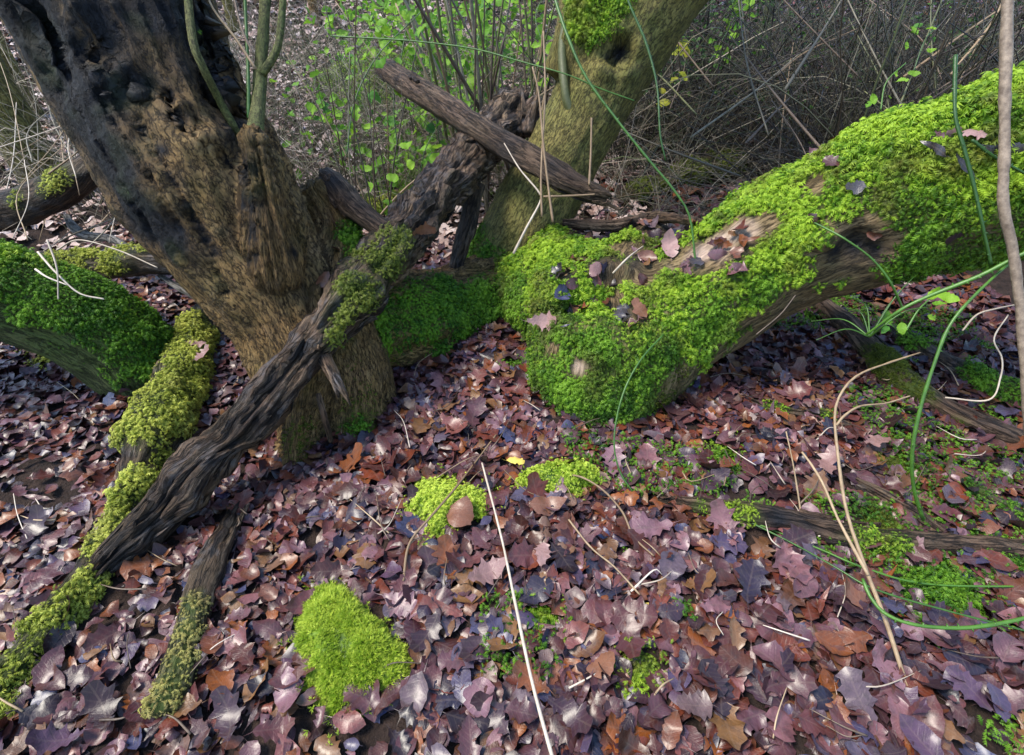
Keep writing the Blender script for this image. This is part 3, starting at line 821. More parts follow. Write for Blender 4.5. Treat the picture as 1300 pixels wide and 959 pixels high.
ol = np.clip(S_log.blobs([(840, 510, 50, .9), (860, 470, 36, .8), (760, 535, 50, .9), (800, 470, 40, .6)]) + .3 * fbm(S_log.V * 10, 3, 12) - .1, 0, 1)
moss_part(t, S_log, sstep(.2, .8, ol), M['moss_olive'], 9000, 0.013, 'tuft', 0.5, 72, 'fine_moss')

# =================================================================== DEAD WOOD
def log(name, label, ctrl, mat, nl=120, nr=36, rough=(.18, 20, 2.5), lump=.12, moss=None, mossmat='moss_olive', mossL=.02, mossden=14000, cat='log', group=None, stain=None, oval=1.0, seed=0, kind='feather', upcut=-.1):
    c = np.array(ctrl, float); rm = c[:, 3].mean()
    def dsp(q, s, th, P):
        return rm * (rough[0] * ridged(q * [rough[1], rough[1], rough[2]], 3, 80 + seed) + lump * fbm(P * (1.2 / rm) * .5, 3, 81 + seed)
                     + .05 * fbm(q * [rough[1] * 3, rough[1] * 3, rough[2] * 5], 2, 82 + seed)
                     + rough[0] * .9 * (sstep(.1, 0, s) + sstep(.9, 1, s)) * noise(q * [rough[1] * 1.4, rough[1] * 1.4, 1.0], 83))
    V, F, bk = tube(c, nl, nr, dsp, True, oval)
    S = Surf(V, F, bk)
    m = np.zeros(len(V))
    if moss is not None:
        m = np.clip(S.blobs(moss) * 1.3 * sstep(upcut - .35, upcut + .25, S.N[:, 2]) + .4 * fbm(V * 14, 3, 84 + seed) - .25, 0, 1)
        S.push(m * .010)
    st = np.zeros(len(V)) if stain is None else np.clip(S.blobs(stain), 0, 1)
    root = thing(name, label, cat, tuple(V[:nr].mean(0)), group)
    part('wood', make_mesh('wood', S.V, S.F, mat, {'moss': m * .85, 'stain': st}, {'bark': bk}), root)
    if moss is not None:
        moss_part(root, S, sstep(.2, .7, m), M[mossmat], mossden, mossL, kind, 0.5, 90 + seed)
    return root, S

DIAG, S_diag = log('rotten_log', 'long rotten split log leaning diagonally from the leaves up across the left trunk', [
    [*pt(112, 738, 1.545), .024], [*pt(150, 700, 1.57), .042], [*pt(205, 650, 1.63), .056], [*pt(255, 590, 1.67), .058], [*pt(300, 552, 1.74), .064], [*pt(350, 492, 1.81), .058], [*pt(400, 430, 1.90), .074], [*pt(480, 345, 2.12), .095], [*pt(548, 255, 2.46), .10], [*pt(600, 195, 2.84), .115], [*pt(665, 135, 3.15), .13]],
    M['rot'], 320, 66, (.50, 30, 3.6), .62, [(455, 370, 36), (440, 400, 30), (480, 330, 36), (500, 300, 26), (425, 425, 20, .8)], 'moss_olive', .020, 15000, seed=1,
    stain=[(180, 670, 26, .5), (130, 730, 30, .9), (210, 635, 24, .8), (250, 610, 20, .6), (300, 540, 20, .5), (350, 490, 16, .5), (150, 700, 30, .9), (330, 530, 16, .8), (540, 280, 16, .6), (650, 150, 24, .8), (560, 250, 16, .4), (575, 270, 20, .9)], upcut=-.2)
DIAG_CTRL = np.array([[*pt(112, 738, 1.545), .024], [*pt(150, 700, 1.57), .042], [*pt(205, 650, 1.63), .056], [*pt(255, 590, 1.67), .058], [*pt(300, 552, 1.74), .064], [*pt(350, 492, 1.81), .058], [*pt(400, 430, 1.90), .074], [*pt(480, 345, 2.12), .095], [*pt(548, 255, 2.46), .10], [*pt(600, 195, 2.84), .115], [*pt(665, 135, 3.15), .13]])
def plates(root, ctrl, n_, mat, seed, lmin=.08, lmax=.34, s0=0.0, s1=1.0, stainy=.5, name='bark_plate'):
    r = np.random.default_rng(seed)
    R, g = resample(ctrl, 240); T, A, B = frames(R[:, :3])
    for k in range(n_):
        L = r.uniform(lmin, lmax); a0 = r.uniform(s0, s1) * g[-1]; th0 = r.uniform(0, 6.28); tw = r.normal(0, .9)
        m = 9; ss = np.linspace(a0, a0 + L, m); u_ = np.linspace(0, 1, m)
        hw = r.uniform(.10, .34) * np.minimum(1, np.minimum(u_ * 5 + .12, (1 - u_) * 3.5 + .08)) * r.uniform(.75, 1.25, m)
        cen = th0 + tw * (u_ - .5) * L + .07 * r.normal(size=m)
        rad = np.interp(ss, g, R[:, 3]); lift = r.uniform(0, .22) * u_ ** 3 * (1 if r.random() < .5 else 0) + r.uniform(.0, .16)
        top = rad * (1.06 + lift + .035 * r.normal(size=m)); bot = rad * .7
        V = []
        for q in range(m):
            P = np.array([np.interp(ss[q], g, R[:, c]) for c in range(3)]) + T[-1] * max(0, ss[q] - g[-1])
            ii = int(np.clip(ss[q] / g[-1] * 239, 0, 239))
            for an, rr_ in ((cen[q] - hw[q], top[q] * r.uniform(.93, 1.0)), (cen[q], top[q] * 1.03), (cen[q] + hw[q], top[q] * r.uniform(.93, 1.0)), (cen[q] + hw[q] * .8, bot[q]), (cen[q] - hw[q] * .8, bot[q])):
                V.append(P + (A[ii] * math.cos(an) + B[ii] * math.sin(an)) * rr_)
        V = np.array(V); i = np.arange(m - 1)[:, None] * 5; j = np.arange(5)[None]; kk = (j + 1) % 5
        Q = np.stack([i + j, i + kk, i + 5 + kk, i + 5 + j], -1).reshape(-1, 4)
        e = (m - 1) * 5
        C3 = np.array([[0, 2, 1], [0, 3, 2], [0, 4, 3], [e, e + 1, e + 2], [e, e + 2, e + 3], [e, e + 3, e + 4]])
        rm = R[:, 3].mean()
        bk = np.stack([np.tile([-.03, 0, .03, .04, -.04], m) + k, np.full(m * 5, rm), np.repeat(ss, 5)], 1)
        me = make_mesh(name, V, [Q, C3], mat, {'moss': np.zeros(len(V)), 'stain': np.full(len(V), (r.random() < stainy) * r.uniform(.5, 1))}, {'bark': bk})
        me.polygons.foreach_set('use_smooth', np.zeros(len(me.polygons), bool))
        part(name, me, root)
plates(DIAG, DIAG_CTRL, 46, M['rot'], 5, s1=.5, stainy=.3)
plates(DIAG, DIAG_CTRL, 30, M['rot'], 6, s0=.5, s1=.97, stainy=.25)
# splinters standing off the rotten log
for k, (a, c, e, r) in enumerate([((430, 505, 1.80), (425, 480, 1.82), (412, 455, 1.86), .020), ((445, 515, 1.80), (432, 490, 1.80), (420, 470, 1.84), .016), ((545, 285, 2.35), (552, 268, 2.36), (560, 240, 2.4), .04),
                                   ((683, 118, 2.95), (676, 140, 2.96), (668, 170, 2.95), .03), ((640, 120, 2.95), (640, 140, 2.96), (642, 170, 2.9), .028), ((662, 112, 3.0), (662, 140, 3.0), (655, 170, 2.95), .03)]):
    V, F, bk = tube([[*pt(*a), .003], [*pt(*c), r], [*pt(*e), r * 1.3]], 24, 10, lambda q, s, th, P: .3 * r * ridged(q * [60, 60, 8], 2, k))
    part('splinter', make_mesh('splinter', V, F, M['rot'], {'moss': np.zeros(len(V)), 'stain': np.zeros(len(V))}, {'bark': bk}), DIAG)

log('dead_log', 'smooth barkless dead log slanting down to the right across the knotty tree', [
    [*pt(483, 82, 3.3), .050], [*pt(500, 95, 3.25), .068], [*pt(560, 133, 2.96), .072], [*pt(620, 172, 2.68), .066], [*pt(690, 212, 2.50), .060], [*pt(735, 238, 2.44), .050], [*pt(770, 252, 2.42), .024]],
    M['dead'], 240, 56, (.22, 20, 1.1), .16, seed=2, stain=[(640, 190, 22, .7), (700, 212, 18, .7), (720, 232, 16, .6), (590, 165, 10, .5)])
log('broken_branch', 'short broken brown branch stub pointing up left beside the trunk moss', [
    [*pt(414, 222, 2.32), .036], [*pt(424, 234, 2.3), .054], [*pt(450, 264, 2.26), .052], [*pt(492, 296, 2.2), .040]], M['dead'], 70, 28, (.2, 20, 2), .15, cat='branch', seed=3, stain=[(420, 228, 18)])
log('prop_branch', 'dark stick standing upright between the rotten log and the knotty tree', [
    [*pt(604, 235, 2.78), .050], [*pt(594, 285, 2.74), .046], [*pt(574, 352, 2.74), .036]], M['rot'], 70, 24, (.2, 24, 2), .2, cat='branch', seed=4, stain=[(595, 270, 60, .6)])
log('dark_branch', 'thick dark broken branch at the left edge behind the leaning trunk', [
    [*pt(-90, 285, 2.9), .10], [*pt(0, 268, 2.85), .095], [*pt(60, 250, 2.8), .09], [*pt(100, 224, 2.75), .085], [*pt(116, 205, 2.75), .06]], M['rot'], 90, 32, (.2, 16, 2), .15, [(70, 238, 30), (20, 255, 20, .7)], 'moss_yellow', .02, 9000, cat='branch', seed=5)
log('mossy_branch', 'level dark branch topped with yellow moss above the mossy left limb', [
    [*pt(55, 330, 2.5), .04], [*pt(90, 336, 2.48), .055], [*pt(140, 338, 2.45), .062], [*pt(190, 330, 2.42), .066], [*pt(250, 335, 2.38), .06]], M['rot'], 90, 32, (.2, 16, 2), .15, [(100, 324, 30), (150, 322, 32), (195, 312, 22), (70, 326, 18)], 'moss_yellow', .020, 16000, cat='branch', seed=6)
log('grey_stick', 'smooth pale grey stick ending in a knob beside the leaning trunk', [
    [*pt(203, 350, 2.45), .012], [*pt(225, 364, 2.42), .016], [*pt(262, 384, 2.35), .020], [*pt(278, 392, 2.32), .028], [*pt(292, 398, 2.3), .022]], M['pale_wood'], 60, 20, (.08, 20, 2), .1, cat='stick', seed=7)
log('bleached_branch', 'crooked bleached white branch on the ground behind the left limb', [
    [*pt(84, 275, 3.0), .018], [*pt(95, 290, 2.95), .026], [*pt(112, 300, 2.9), .024], [*pt(140, 303, 2.85), .022], [*pt(165, 316, 2.8), .016]], M['pale_wood'], 60, 20, (.12, 20, 2), .2, cat='branch', seed=8)

def gl(px, py, r, h=.5):
    q = gd(px, py, r * h)
    return [*q, r]
log('rotten_mossy_log', 'long crumbling log sunk in the leaves at lower left with yellow moss cushions', [
    gl(-40, 930, .05, .1), gl(45, 830, .055, .1), gl(108, 748, .05, .2), gl(150, 670, .055, .4), gl(185, 580, .095), gl(225, 495, .115), gl(258, 420, .10), gl(280, 390, .06)],
    M['rot'], 260, 50, (.3, 16, 2.5), .45, [(60, 815, 46), (20, 860, 52), (-10, 890, 50), (95, 775, 36), (118, 735, 24), (130, 690, 28), (145, 660, 22), (165, 625, 22), (180, 612, 30), (205, 590, 24), (210, 515, 60), (200, 530, 50), (250, 425, 55), (255, 460, 55), (270, 500, 45), (180, 540, 40), (240, 490, 50), (150, 640, 16, .8), (95, 760, 20)], 'moss_yellow', .022, 17000, seed=9, oval=.8, upcut=-.8)
log('short_mossy_log', 'short dark log end at the bottom left wrapped in brownish moss', [
    gl(212, 905, .050, .3), gl(232, 835, .046, .5), gl(250, 765, .040, .8), gl(268, 715, .042, .9), gl(296, 660, .032, .9)],
    M['rot'], 120, 36, (.2, 20, 2), .25, [(246, 770, 22), (240, 800, 24), (230, 840, 30), (215, 870, 30), (255, 850, 24), (205, 890, 34)], 'moss_brown', .015, 15000, seed=10, upcut=-.3)
log('wet_log', 'wet dark brown log lying level in the leaves at lower right', [
    gl(835, 634, .024), gl(920, 650, .036), gl(990, 660, .042), gl(1060, 678, .042), gl(1120, 688, .038), gl(1200, 692, .036), gl(1290, 700, .034), gl(1380, 712, .03)], M['dead'], 120, 30, (.2, 20, 2), .25, [(930, 652, 24), (950, 655, 20), (1110, 690, 30), (1135, 695, 26), (890, 645, 14, .7)], 'moss_bright', .018, 15000, seed=11, stain=[(990, 660, 24), (1025, 665, 20, .8)])
log('mossy_stick', 'thin mossy stick in the leaves under the fallen trunk, left of the half mossy log', [gl(940, 505, .016), gl(985, 520, .020), gl(1040, 528, .02), gl(1090, 545, .016)], M['rot'], 60, 20, (.2, 24, 2), .3, [(985, 515, 16), (1050, 526, 14)], 'moss_bright', .014, 15000, cat='stick', seed=21)
log('mossy_stick', 'thin mossy stick crossing the right edge below the half mossy log', [gl(1190, 600, .016), gl(1240, 625, .022), gl(1290, 655, .022), gl(1350, 690, .02)], M['rot'], 60, 20, (.2, 24, 2), .3, [(1240, 622, 18), (1285, 650, 16)], 'moss_deep', .015, 15000, cat='stick', seed=22)
log('mossy_stick', 'short mossy stick pointing down between the wet log and the stump foot', [gl(878, 568, .014), gl(890, 595, .018), gl(902, 625, .016)], M['dead'], 40, 18, (.2, 24, 2), .3, [(885, 575, 10)], 'moss_bright', .012, 12000, cat='stick', seed=23)
log('split_log', 'grey split log just behind the wet log at lower right', [
    gl(1085, 612, .022), gl(1120, 632, .03), gl(1160, 656, .034), gl(1208, 688, .02)], M['rot'], 80, 26, (.25, 24, 2), .2, seed=12)
log('half_mossy_log', 'brown log under the fallen trunk with an olive moss sleeve', [
    gl(1040, 385, .05), gl(1085, 425, .06), gl(1140, 480, .062), gl(1180, 510, .052), gl(1230, 538, .05), gl(1300, 566, .05), gl(1380, 590, .05)], M['dead'], 130, 34, (.2, 16, 2), .22, [(1125, 455, 34), (1150, 485, 30), (1165, 500, 24), (1215, 540, 14, .8)], 'moss_olive', .016, 16000, seed=13, upcut=-.5, kind='tuft')
log('green_topped_log', 'dark wet log with a bright green mossy top at the right edge', [
    gl(1120, 415, .035), gl(1160, 440, .045), gl(1215, 470, .05), gl(1265, 495, .052), gl(1340, 520, .05)], M['rot'], 110, 34, (.15, 16, 2), .2, [(1160, 430, 20), (1245, 478, 26), (1280, 490, 30), (1310, 500, 30), (1260, 500, 20)], 'moss_deep', .02, 17000, seed=14, upcut=-.2)
log('far_mossy_log', 'mossy log lying in shade behind the fallen trunk', [
    gl(790, 255, .07), gl(850, 232, .10), gl(905, 215, .13), gl(950, 205, .12), gl(1000, 195, .08)], M['rot'], 90, 32, (.2, 12, 2), .3, [(820, 235, 30), (880, 215, 34), (930, 205, 34)], 'moss_olive', .03, 9000, seed=15, upcut=-.3)
log('distant_mossy_log', 'thin mossy log on the slope left of the rotten log', [
    gl(440, 282, .05), gl(490, 262, .06), gl(530, 246, .06), gl(590, 215, .06)], M['rot'], 70, 26, (.2, 12, 2), .3, [(480, 252, 30), (520, 238, 30), (560, 222, 26)], 'moss_yellow', .03, 8000, seed=16, upcut=-.2)
log('pink_bark_slab', 'flat brown bark slab on top of the mossy stump behind the leaves', [
    [*S_log.hit(725, 262)[0] + [0, 0, .03], .02], [*S_log.hit(770, 258)[0] + [0, 0, .04], .032], [*S_log.hit(830, 268)[0] + [0, 0, .03], .03], [*S_log.hit(880, 272)[0] + [0, 0, .02], .016]], M['dead'], 70, 24, (.25, 20, 2), .3, cat='bark', seed=17)
log('sunken_stick', 'short wet stick half sunk in the leaves, moss on its upper end', [
    gl(512, 755, .014), gl(525, 725, .018), gl(548, 680, .018), gl(560, 665, .014)], M['rot'], 60, 20, (.2, 24, 2), .2, [(545, 690, 16), (555, 672, 16)], 'moss_cushion', .016, 20000, cat='stick', seed=18)
log('upright_stick', 'thin brown stick held upright against the rotten log', [
    [*pt(404, 500, 1.86), .010], [*pt(412, 530, 1.87), .011], [*pt(420, 560, 1.92), .010]], M['dead'], 40, 12, (.1, 24, 2), .1, cat='stick', seed=19)

for nm_, cc_, cnt_, sd_ in (('dead_log', [[*pt(690, 212, 2.50), .060], [*pt(735, 238, 2.44), .050], [*pt(775, 254, 2.42), .034]], 10, 8), ('dead_log', [[*pt(478, 78, 3.32), .056], [*pt(500, 95, 3.25), .066], [*pt(560, 133, 2.96), .071]], 8, 9)):
    plates(bpy.data.objects[nm_], np.array(cc_), cnt_, M['dead'], sd_, .08, .26, 0, .8, .4, 'splinter')
plates(bpy.data.objects['short_mossy_log'], np.array([gl(250, 765, .038, .8), gl(268, 715, .040, .9), gl(296, 660, .030, .9)]), 9, M['rot'], 12, .06, .2, .1, .9, .6)
plates(bpy.data.objects['wet_log'], np.array([gl(900, 648, .034), gl(990, 660, .042), gl(1060, 678, .042), gl(1195, 690, .03)]), 14, M['dead'], 13, .06, .25, 0, .9, .4)
plates(bpy.data.objects['half_mossy_log'], np.array([gl(1040, 385, .05), gl(1085, 425, .06), gl(1140, 480, .06), gl(1180, 510, .05), gl(1300, 566, .05)]), 14, M['dead'], 14, .06, .25, 0, .9, .3)
plates(bpy.data.objects['broken_branch'], np.array([[*pt(412, 219, 2.32), .04], [*pt(424, 234, 2.3), .052], [*pt(450, 264, 2.26), .05]]), 8, M['dead'], 15, .05, .14, 0, .7, .4, 'splinter')

# =================================================================== MOSS CUSHIONS ON THE GROUND
def cushion(label, outline, h, mat, L=.022, den=20000, kind='feather', seed=0, name='moss_cushion'):
    o = np.array([gd(a, b_)[:2] for a, b_ in outline])
    c = o.mean(0)
    ang = np.arctan2(o[:, 1] - c[1], o[:, 0] - c[0]); r = np.linalg.norm(o - c, axis=1)
    k = np.argsort(ang); ang, r = ang[k], r[k]
    th = np.arange(72) * 2 * math.pi / 72 - math.pi
    rr = np.interp(th, np.concatenate([ang - 2 * math.pi, ang, ang + 2 * math.pi]), np.tile(r, 3))
    rr = rr * (1 + .16 * noise(np.stack([np.cos(th) * 2.5, np.sin(th) * 2.5, 0 * th + seed], 1), 3) + .10 * noise(np.stack([np.cos(th) * 7, np.sin(th) * 7, 0 * th + seed], 1), 4))
    nq = 22
    q = np.linspace(0.02, 1, nq)
    X = c[0] + q[:, None] * rr * np.cos(th); Y = c[1] + q[:, None] * rr * np.sin(th)
    P2 = np.stack([X, Y, 0 * X], -1)
    rr2 = 1 + .08 * noise(P2 * 12, seed)
    Z = terrain(X, Y) - .015 + (h * (1 - q[:, None] ** 2.6) ** .6) * rr2 * (1 + .35 * fbm(P2 * 9, 3, seed + 3))
    V = np.stack([X, Y, Z], -1).reshape(-1, 3)
    i = np.arange(nq - 1)[:, None] * 72; j = np.arange(72)[None]; kk = (j + 1) % 72
    Q = np.stack([i + j, i + 72 + j, i + 72 + kk, i + kk], -1).reshape(-1, 4)
    V = np.vstack([V, V[:72].mean(0)])
    Fc = np.stack([np.full(72, len(V) - 1), np.arange(72), (np.arange(72) + 1) % 72], 1)
    S = Surf(V, [Q, Fc], V)
    S.N = np.where(S.N[:, 2:3] < 0, -S.N, S.N)
    root = thing(name, label, 'moss', (c[0], c[1], float(terrain(c[0], c[1]))))
    part('cushion', make_mesh('cushion', S.V, S.F, M[mat], {'rnd': np.full(len(V), .2), 'tip': np.zeros(len(V))}), root)
    moss_part(root, S, np.ones(len(V)), M[mat], den, L, kind, .25, 200 + seed, 'moss_leaves')
    r2 = np.random.default_rng(seed)                  # stray shoots creeping out among the leaves
    m_ = int(40 + 900 * rr.mean()); k2 = r2.integers(0, 72, m_); q2 = 1 + np.abs(r2.normal(0, .16, m_))
    x2 = c[0] + q2 * rr[k2] * np.cos(th[k2]); y2 = c[1] + q2 * rr[k2] * np.sin(th[k2])
    Vm, Fm, rn, tp = grow_moss(np.stack([x2, y2, terrain(x2, y2) + r2.uniform(.005, .035, m_)], 1), np.tile([0, 0, 1.0], (m_, 1)), np.full(m_, L * .8), kind, 0, seed + 5)
    part('stray_moss', make_mesh('stray_moss', Vm, [Fm], M[mat], {'rnd': rn, 'tip': tp}), root)['kind'] = 'stuff'
    return S
CUS = [cushion('big bright yellow green moss cushion at the bottom, left of the white stalk', [(384, 800), (388, 766), (420, 748), (447, 768), (466, 796), (496, 816), (520, 836), (516, 870), (470, 888), (410, 884)], .10, 'moss_cushion', .018, 34000, 'tuft', 1),
       cushion('moss cushion under a brown twig just left of the white stalk', [(512, 648), (520, 625), (545, 613), (590, 612), (618, 622), (622, 650), (600, 655), (575, 660), (566, 690), (550, 700), (545, 668), (530, 665)], .06, 'moss_cushion', .018, 30000, 'feather', 2),
       cushion('flat oblong moss cushion right of the white stalk', [(648, 620), (665, 608), (690, 605), (725, 600), (755, 598), (768, 608), (750, 625), (720, 634), (690, 634), (660, 630)], .085, 'moss_cushion', .018, 30000, 'feather', 3),
       cushion('small deep green moss patch in the leaves right of the white stalk', [(662, 770), (690, 760), (712, 775), (718, 800), (700, 815), (678, 800)], .02, 'moss_bright', .02, 17000, 'feather', 4),
       cushion('bright small moss patch at the bottom right of centre', [(780, 840), (800, 822), (830, 830), (838, 860), (815, 878), (788, 872)], .02, 'moss_bright', .02, 17000, 'feather', 5),
       cushion('green moss mound beside the wet log at right', [(1090, 670), (1120, 655), (1150, 668), (1172, 690), (1150, 712), (1110, 708)], .045, 'moss_olive', .018, 18000, 'tuft', 6),
       cushion('low spreading moss carpet at the lower right edge', [(1120, 735), (1170, 715), (1230, 722), (1250, 760), (1220, 790), (1160, 795), (1125, 770)], .025, 'moss_deep', .022, 14000, 'feather', 7),
       cushion('moss patch on the ground at the right edge', [(1235, 690), (1262, 665), (1295, 690), (1300, 730), (1262, 735)], .03, 'moss_deep', .022, 14000, 'feather', 8),
       cushion('dark moss patch at right centre beside the tall green stem', [(1120, 580), (1150, 570), (1172, 590), (1165, 612), (1130, 610)], .025, 'moss_olive', .018, 15000, 'tuft', 9),
       cushion('moss tuft among leaves below the stump foot at right', [(905, 568), (925, 560), (935, 585), (920, 602), (905, 592)], .02, 'moss_bright', .018, 15000, 'feather', 10),
       cushion('bright moss beneath the left limb on the leaves', [(42, 452), (62, 445), (85, 458), (75, 470), (50, 465)], .04, 'moss_yellow', .022, 15000, 'feather', 11),
       cushion('mossy mound on the slope at the far end of the dead log', [(440, 120), (450, 85), (470, 68), (490, 80), (505, 110), (500, 135), (470, 140)], .22, 'moss_bright', .05, 2600, 'feather', 12, 'moss_mound')]

# =================================================================== FALLEN LEAVES
def litter_points(n, region, seed):
    r = np.random.default_rng(seed)
    x = r.uniform(region[0], region[1], n); y = r.uniform(region[2], region[3], n)
    return x, y
def in_view(x, y, z, m=230):
    a, b_, d = proj(np.stack([x, y, z], -1))
    return (d > .3) & (a > -m) & (a < 1300 + m) & (b_ > -m) & (b_ < 1060), d
rl = np.random.default_rng(5)
xs, ys, ss = [], [], []
for n_, reg, sz in ((25500, (-2.6, 2.7, .35, 3.3), 1.0), (24000, (-7, 7, 3.0, 8.5), 1.4), (17000, (-13, 12, 8.3, 17), 2.6)):
    x, y = litter_points(n_, reg, int(n_))
    v, d = in_view(x, y, terrain(x, y))
    keep = v | (rl.random(n_) < .05)
    xs.append(x[keep]); ys.append(y[keep]); ss.append(np.full(keep.sum(), sz))
LX, LY, LS = np.concatenate(xs), np.concatenate(ys), np.concatenate(ss)
# bare soil and moss show through in places
holes = noise(np.stack([LX * 2.6, LY * 2.6, 0 * LX], 1), 71)
kp = (holes > -0.62) | (rl.random(len(LX)) < .35)
cx_, cy_ = [], []
for S in CUS:
    b0, b1 = S.V.min(0), S.V.max(0)
    ins = (LX > b0[0]) & (LX < b1[0]) & (LY > b0[1]) & (LY < b1[1])
    c = (b0 + b1) / 2; e = (b1 - b0) / 2
    q = ((LX - c[0]) / e[0]) ** 2 + ((LY - c[1]) / e[1]) ** 2
    kp &= ~(ins & (q < .50) & (rl.random(len(LX)) < .97))
LX, LY, LS = LX[kp], LY[kp], LS[kp]
N_ = len(LX)
LK = rl.integers(0, len(TEMPL), N_)
ksz = np.array([KSIZE[k] for k in KINDS])
LSZ = ksz[LK] * LS * np.clip(rl.lognormal(0, .27, N_), .45, 1.45) * np.where(LX < -.6, .86, 1.0)
lay = rl.random(N_)
LZ = terrain(LX, LY) + .006 + .026 * lay * LS
nv = np.stack([rl.normal(0, .20, N_), rl.normal(0, .20, N_), np.ones(N_)], 1)
flip = rl.random(N_) < .4
LR = rot_from(nv, rl.uniform(0, 2 * math.pi, N_))
LR[flip, :, 2] *= -1; LR[flip, :, 1] *= -1
LRND = rl.random(N_)
pxs, pys, pd = proj(np.stack([LX, LY, LZ], 1))
score = LSZ / pd * (1 + .5 * lay) * ((pxs > 15) & (pxs < 1285) & (pys > 15) & (pys < 945)) * (lay > .55) * np.where(KSIZE and True, 1, 1)
score = score * np.array([0.45 if k == 'willow' else 1.0 for k in KINDS])[LK]
top = np.argsort(-score)[:300]
solo = np.zeros(N_, bool); solo[top] = True
meshes = [leaf_mesh(k, M['litter']) for k in range(len(TEMPL))]
for a in top:
    o = bpy.data.objects.new('leaf', meshes[LK[a]])
    COL.objects.link(o)
    o.parent = ground
    m4 = np.eye(4); m4[:3, :3] = LR[a] * LSZ[a] * 1.12; m4[:3, 3] = (LX[a], LY[a], LZ[a] + .010)
    o.matrix_basis = Matrix(m4.tolist())
dry = (LS > 1.05) & (LX < .9 + .25 * (LY - 3)) & (rl.random(N_) < .8)  # slope leaves that get the paler colour with the light put in
for nm, sel_, mt_ in (('leaf_litter', ~dry & ~solo, 'litter'), ('sunlit_dry_leaf_litter', dry & ~solo, 'sunlit_dry_litter')):
    Vs, F4, F3, RN, LU, off = [], [], [], [], [], 0
    for k, far in [(a, b_) for a in range(len(TEMPL)) for b_ in (0, 1)]:
        tv, tf, luv = (TEMPL_FAR if far else TEMPL_MID)[k]
        s = np.where((LK == k) & sel_ & ((LSZ / pd * F_PX < 20) == bool(far)))[0]
        if len(s) == 0: continue
        V = np.einsum('nij,kj->nki', LR[s], tv) * LSZ[s][:, None, None] + np.stack([LX[s], LY[s], LZ[s]], 1)[:, None]
        o_ = off + (np.arange(len(s)) * len(tv))[:, None, None]
        F4.append((tf[0][None] + o_).reshape(-1, 3)); F3.append((tf[1][None] + o_).reshape(-1, 3))
        Vs.append(V.reshape(-1, 3)); RN.append(np.repeat(LRND[s], len(tv))); LU.append(np.tile(luv, (len(s), 1)))
        off += len(s) * len(tv)
    lit = link(nm, make_mesh(nm, np.vstack(Vs), [np.vstack(F4), np.vstack(F3)], M[mt_], {'rnd': np.concatenate(RN)}, {'luv': np.vstack(LU)}), ground)
    lit['kind'] = 'stuff'

# low green growth: sparse moss between the leaves, and ground cover on the slope
def ground_cover(name, label, n0, reg, thr, seed, mat, L, kind, fn=None):
    r = np.random.default_rng(seed)
    x = r.uniform(reg[0], reg[1], n0); y = r.uniform(reg[2], reg[3], n0)
    w = fbm(np.stack([x * 3.2, y * 3.2, 0 * x], 1), 3, seed)
    if fn is not None: w = w + fn(x, y)
    k = w > thr
    x, y = x[k], y[k]
    z = terrain(x, y) + r.uniform(.008, .04, len(x)) * (1 if L < .05 else 1.5)
    V, F, rnd, tip = grow_moss(np.stack([x, y, z], 1), np.tile([0, 0, 1.0], (len(x), 1)), np.full(len(x), L), kind, 0, seed)
    o = link(name, make_mesh(name, V, [F], mat, {'rnd': rnd, 'tip': tip}))
    return tag(o, label, 'moss' if L < .05 else 'ground cover', kind='stuff')
ground_cover('ground_moss', 'sparse green moss growing between the fallen leaves at lower right', 70000, (-.6, 2.7, .4, 2.7), .27, 301, M['moss_deep'], .018, 'feather', lambda x, y: 0.34 * sstep(.55, 1.7, x) - .20)
ground_cover('slope_plants', 'low green plants covering the leafy slope behind the dead log', 16000, (-4, 3.5, 3.3, 9), .16, 302, M['grass'], .075, 'tuft', lambda x, y: -.55 * np.abs(x + .7) + .28)

# single leaves that stand out
def lay_leaf(px, py, name, label, mat, tid, size, S=None, spin=0.0, tilt=.25, lift=.012, cat='leaf', seed=0, group=None):
    if S is None:
        p = gd(px, py, .03); nvec = np.array([0, 0, 1.0])
    else:
        p, nvec = S.hit(px, py)
    r = np.random.default_rng(seed + int(px) * 7 + int(py))
    nvec = nrm(nvec + tilt * r.normal(size=3))
    R = rot_from(nvec[None], np.array([spin]))[0]
    o = bpy.data.objects.new(name, leaf_mesh(tid, mat, name)); COL.objects.link(o)
    m4 = np.eye(4); m4[:3, :3] = R * size; m4[:3, 3] = p + nvec * lift
    o.matrix_basis = Matrix(m4.tolist())
    return tag(o, label, cat, group)
OAK, OVAL, RND, TORN, WIL = 0, 6, 14, 18, 24
lay_leaf(657, 587, 'yellow_leaf', 'pale yellow fallen leaf lying on the litter below the mossy stump', M['yellow_leaf'], OVAL, .085, None, .2)
lay_leaf(818, 773, 'yellow_leaf', 'tiny yellow leaf in the dark litter at the lower centre right', M['yellow_leaf'], RND, .035, None, .9)
lay_leaf(585, 660, 'round_leaf', 'round brown leaf cupped over the edge of the bright moss cushion', M['brown_leaf'], RND, .105, None, 1.2, lift=.05)
lay_leaf(690, 645, 'orange_leaf', 'broad orange brown leaf just below the flat oblong moss cushion', M['brown_leaf'], OVAL + 1, .115, None, .1, lift=.03)
lay_leaf(1052, 598, 'oak_leaf', 'large pale pink oak leaf beside the tall dry stalk', M['pale_leaf'], OAK + 2, .125, None, 1.0, lift=.03)
lay_leaf(1110, 570, 'oak_leaf', 'pale oak leaf beside the yellowed patch under the tall green stem', M['pale_leaf'], OAK + 4, .11, None, .3, lift=.03)
lay_leaf(610, 735, 'oak_leaf', 'pale lilac oak leaf left of the white stalk', M['pale_leaf'], OAK + 1, .12, None, .5, lift=.03)
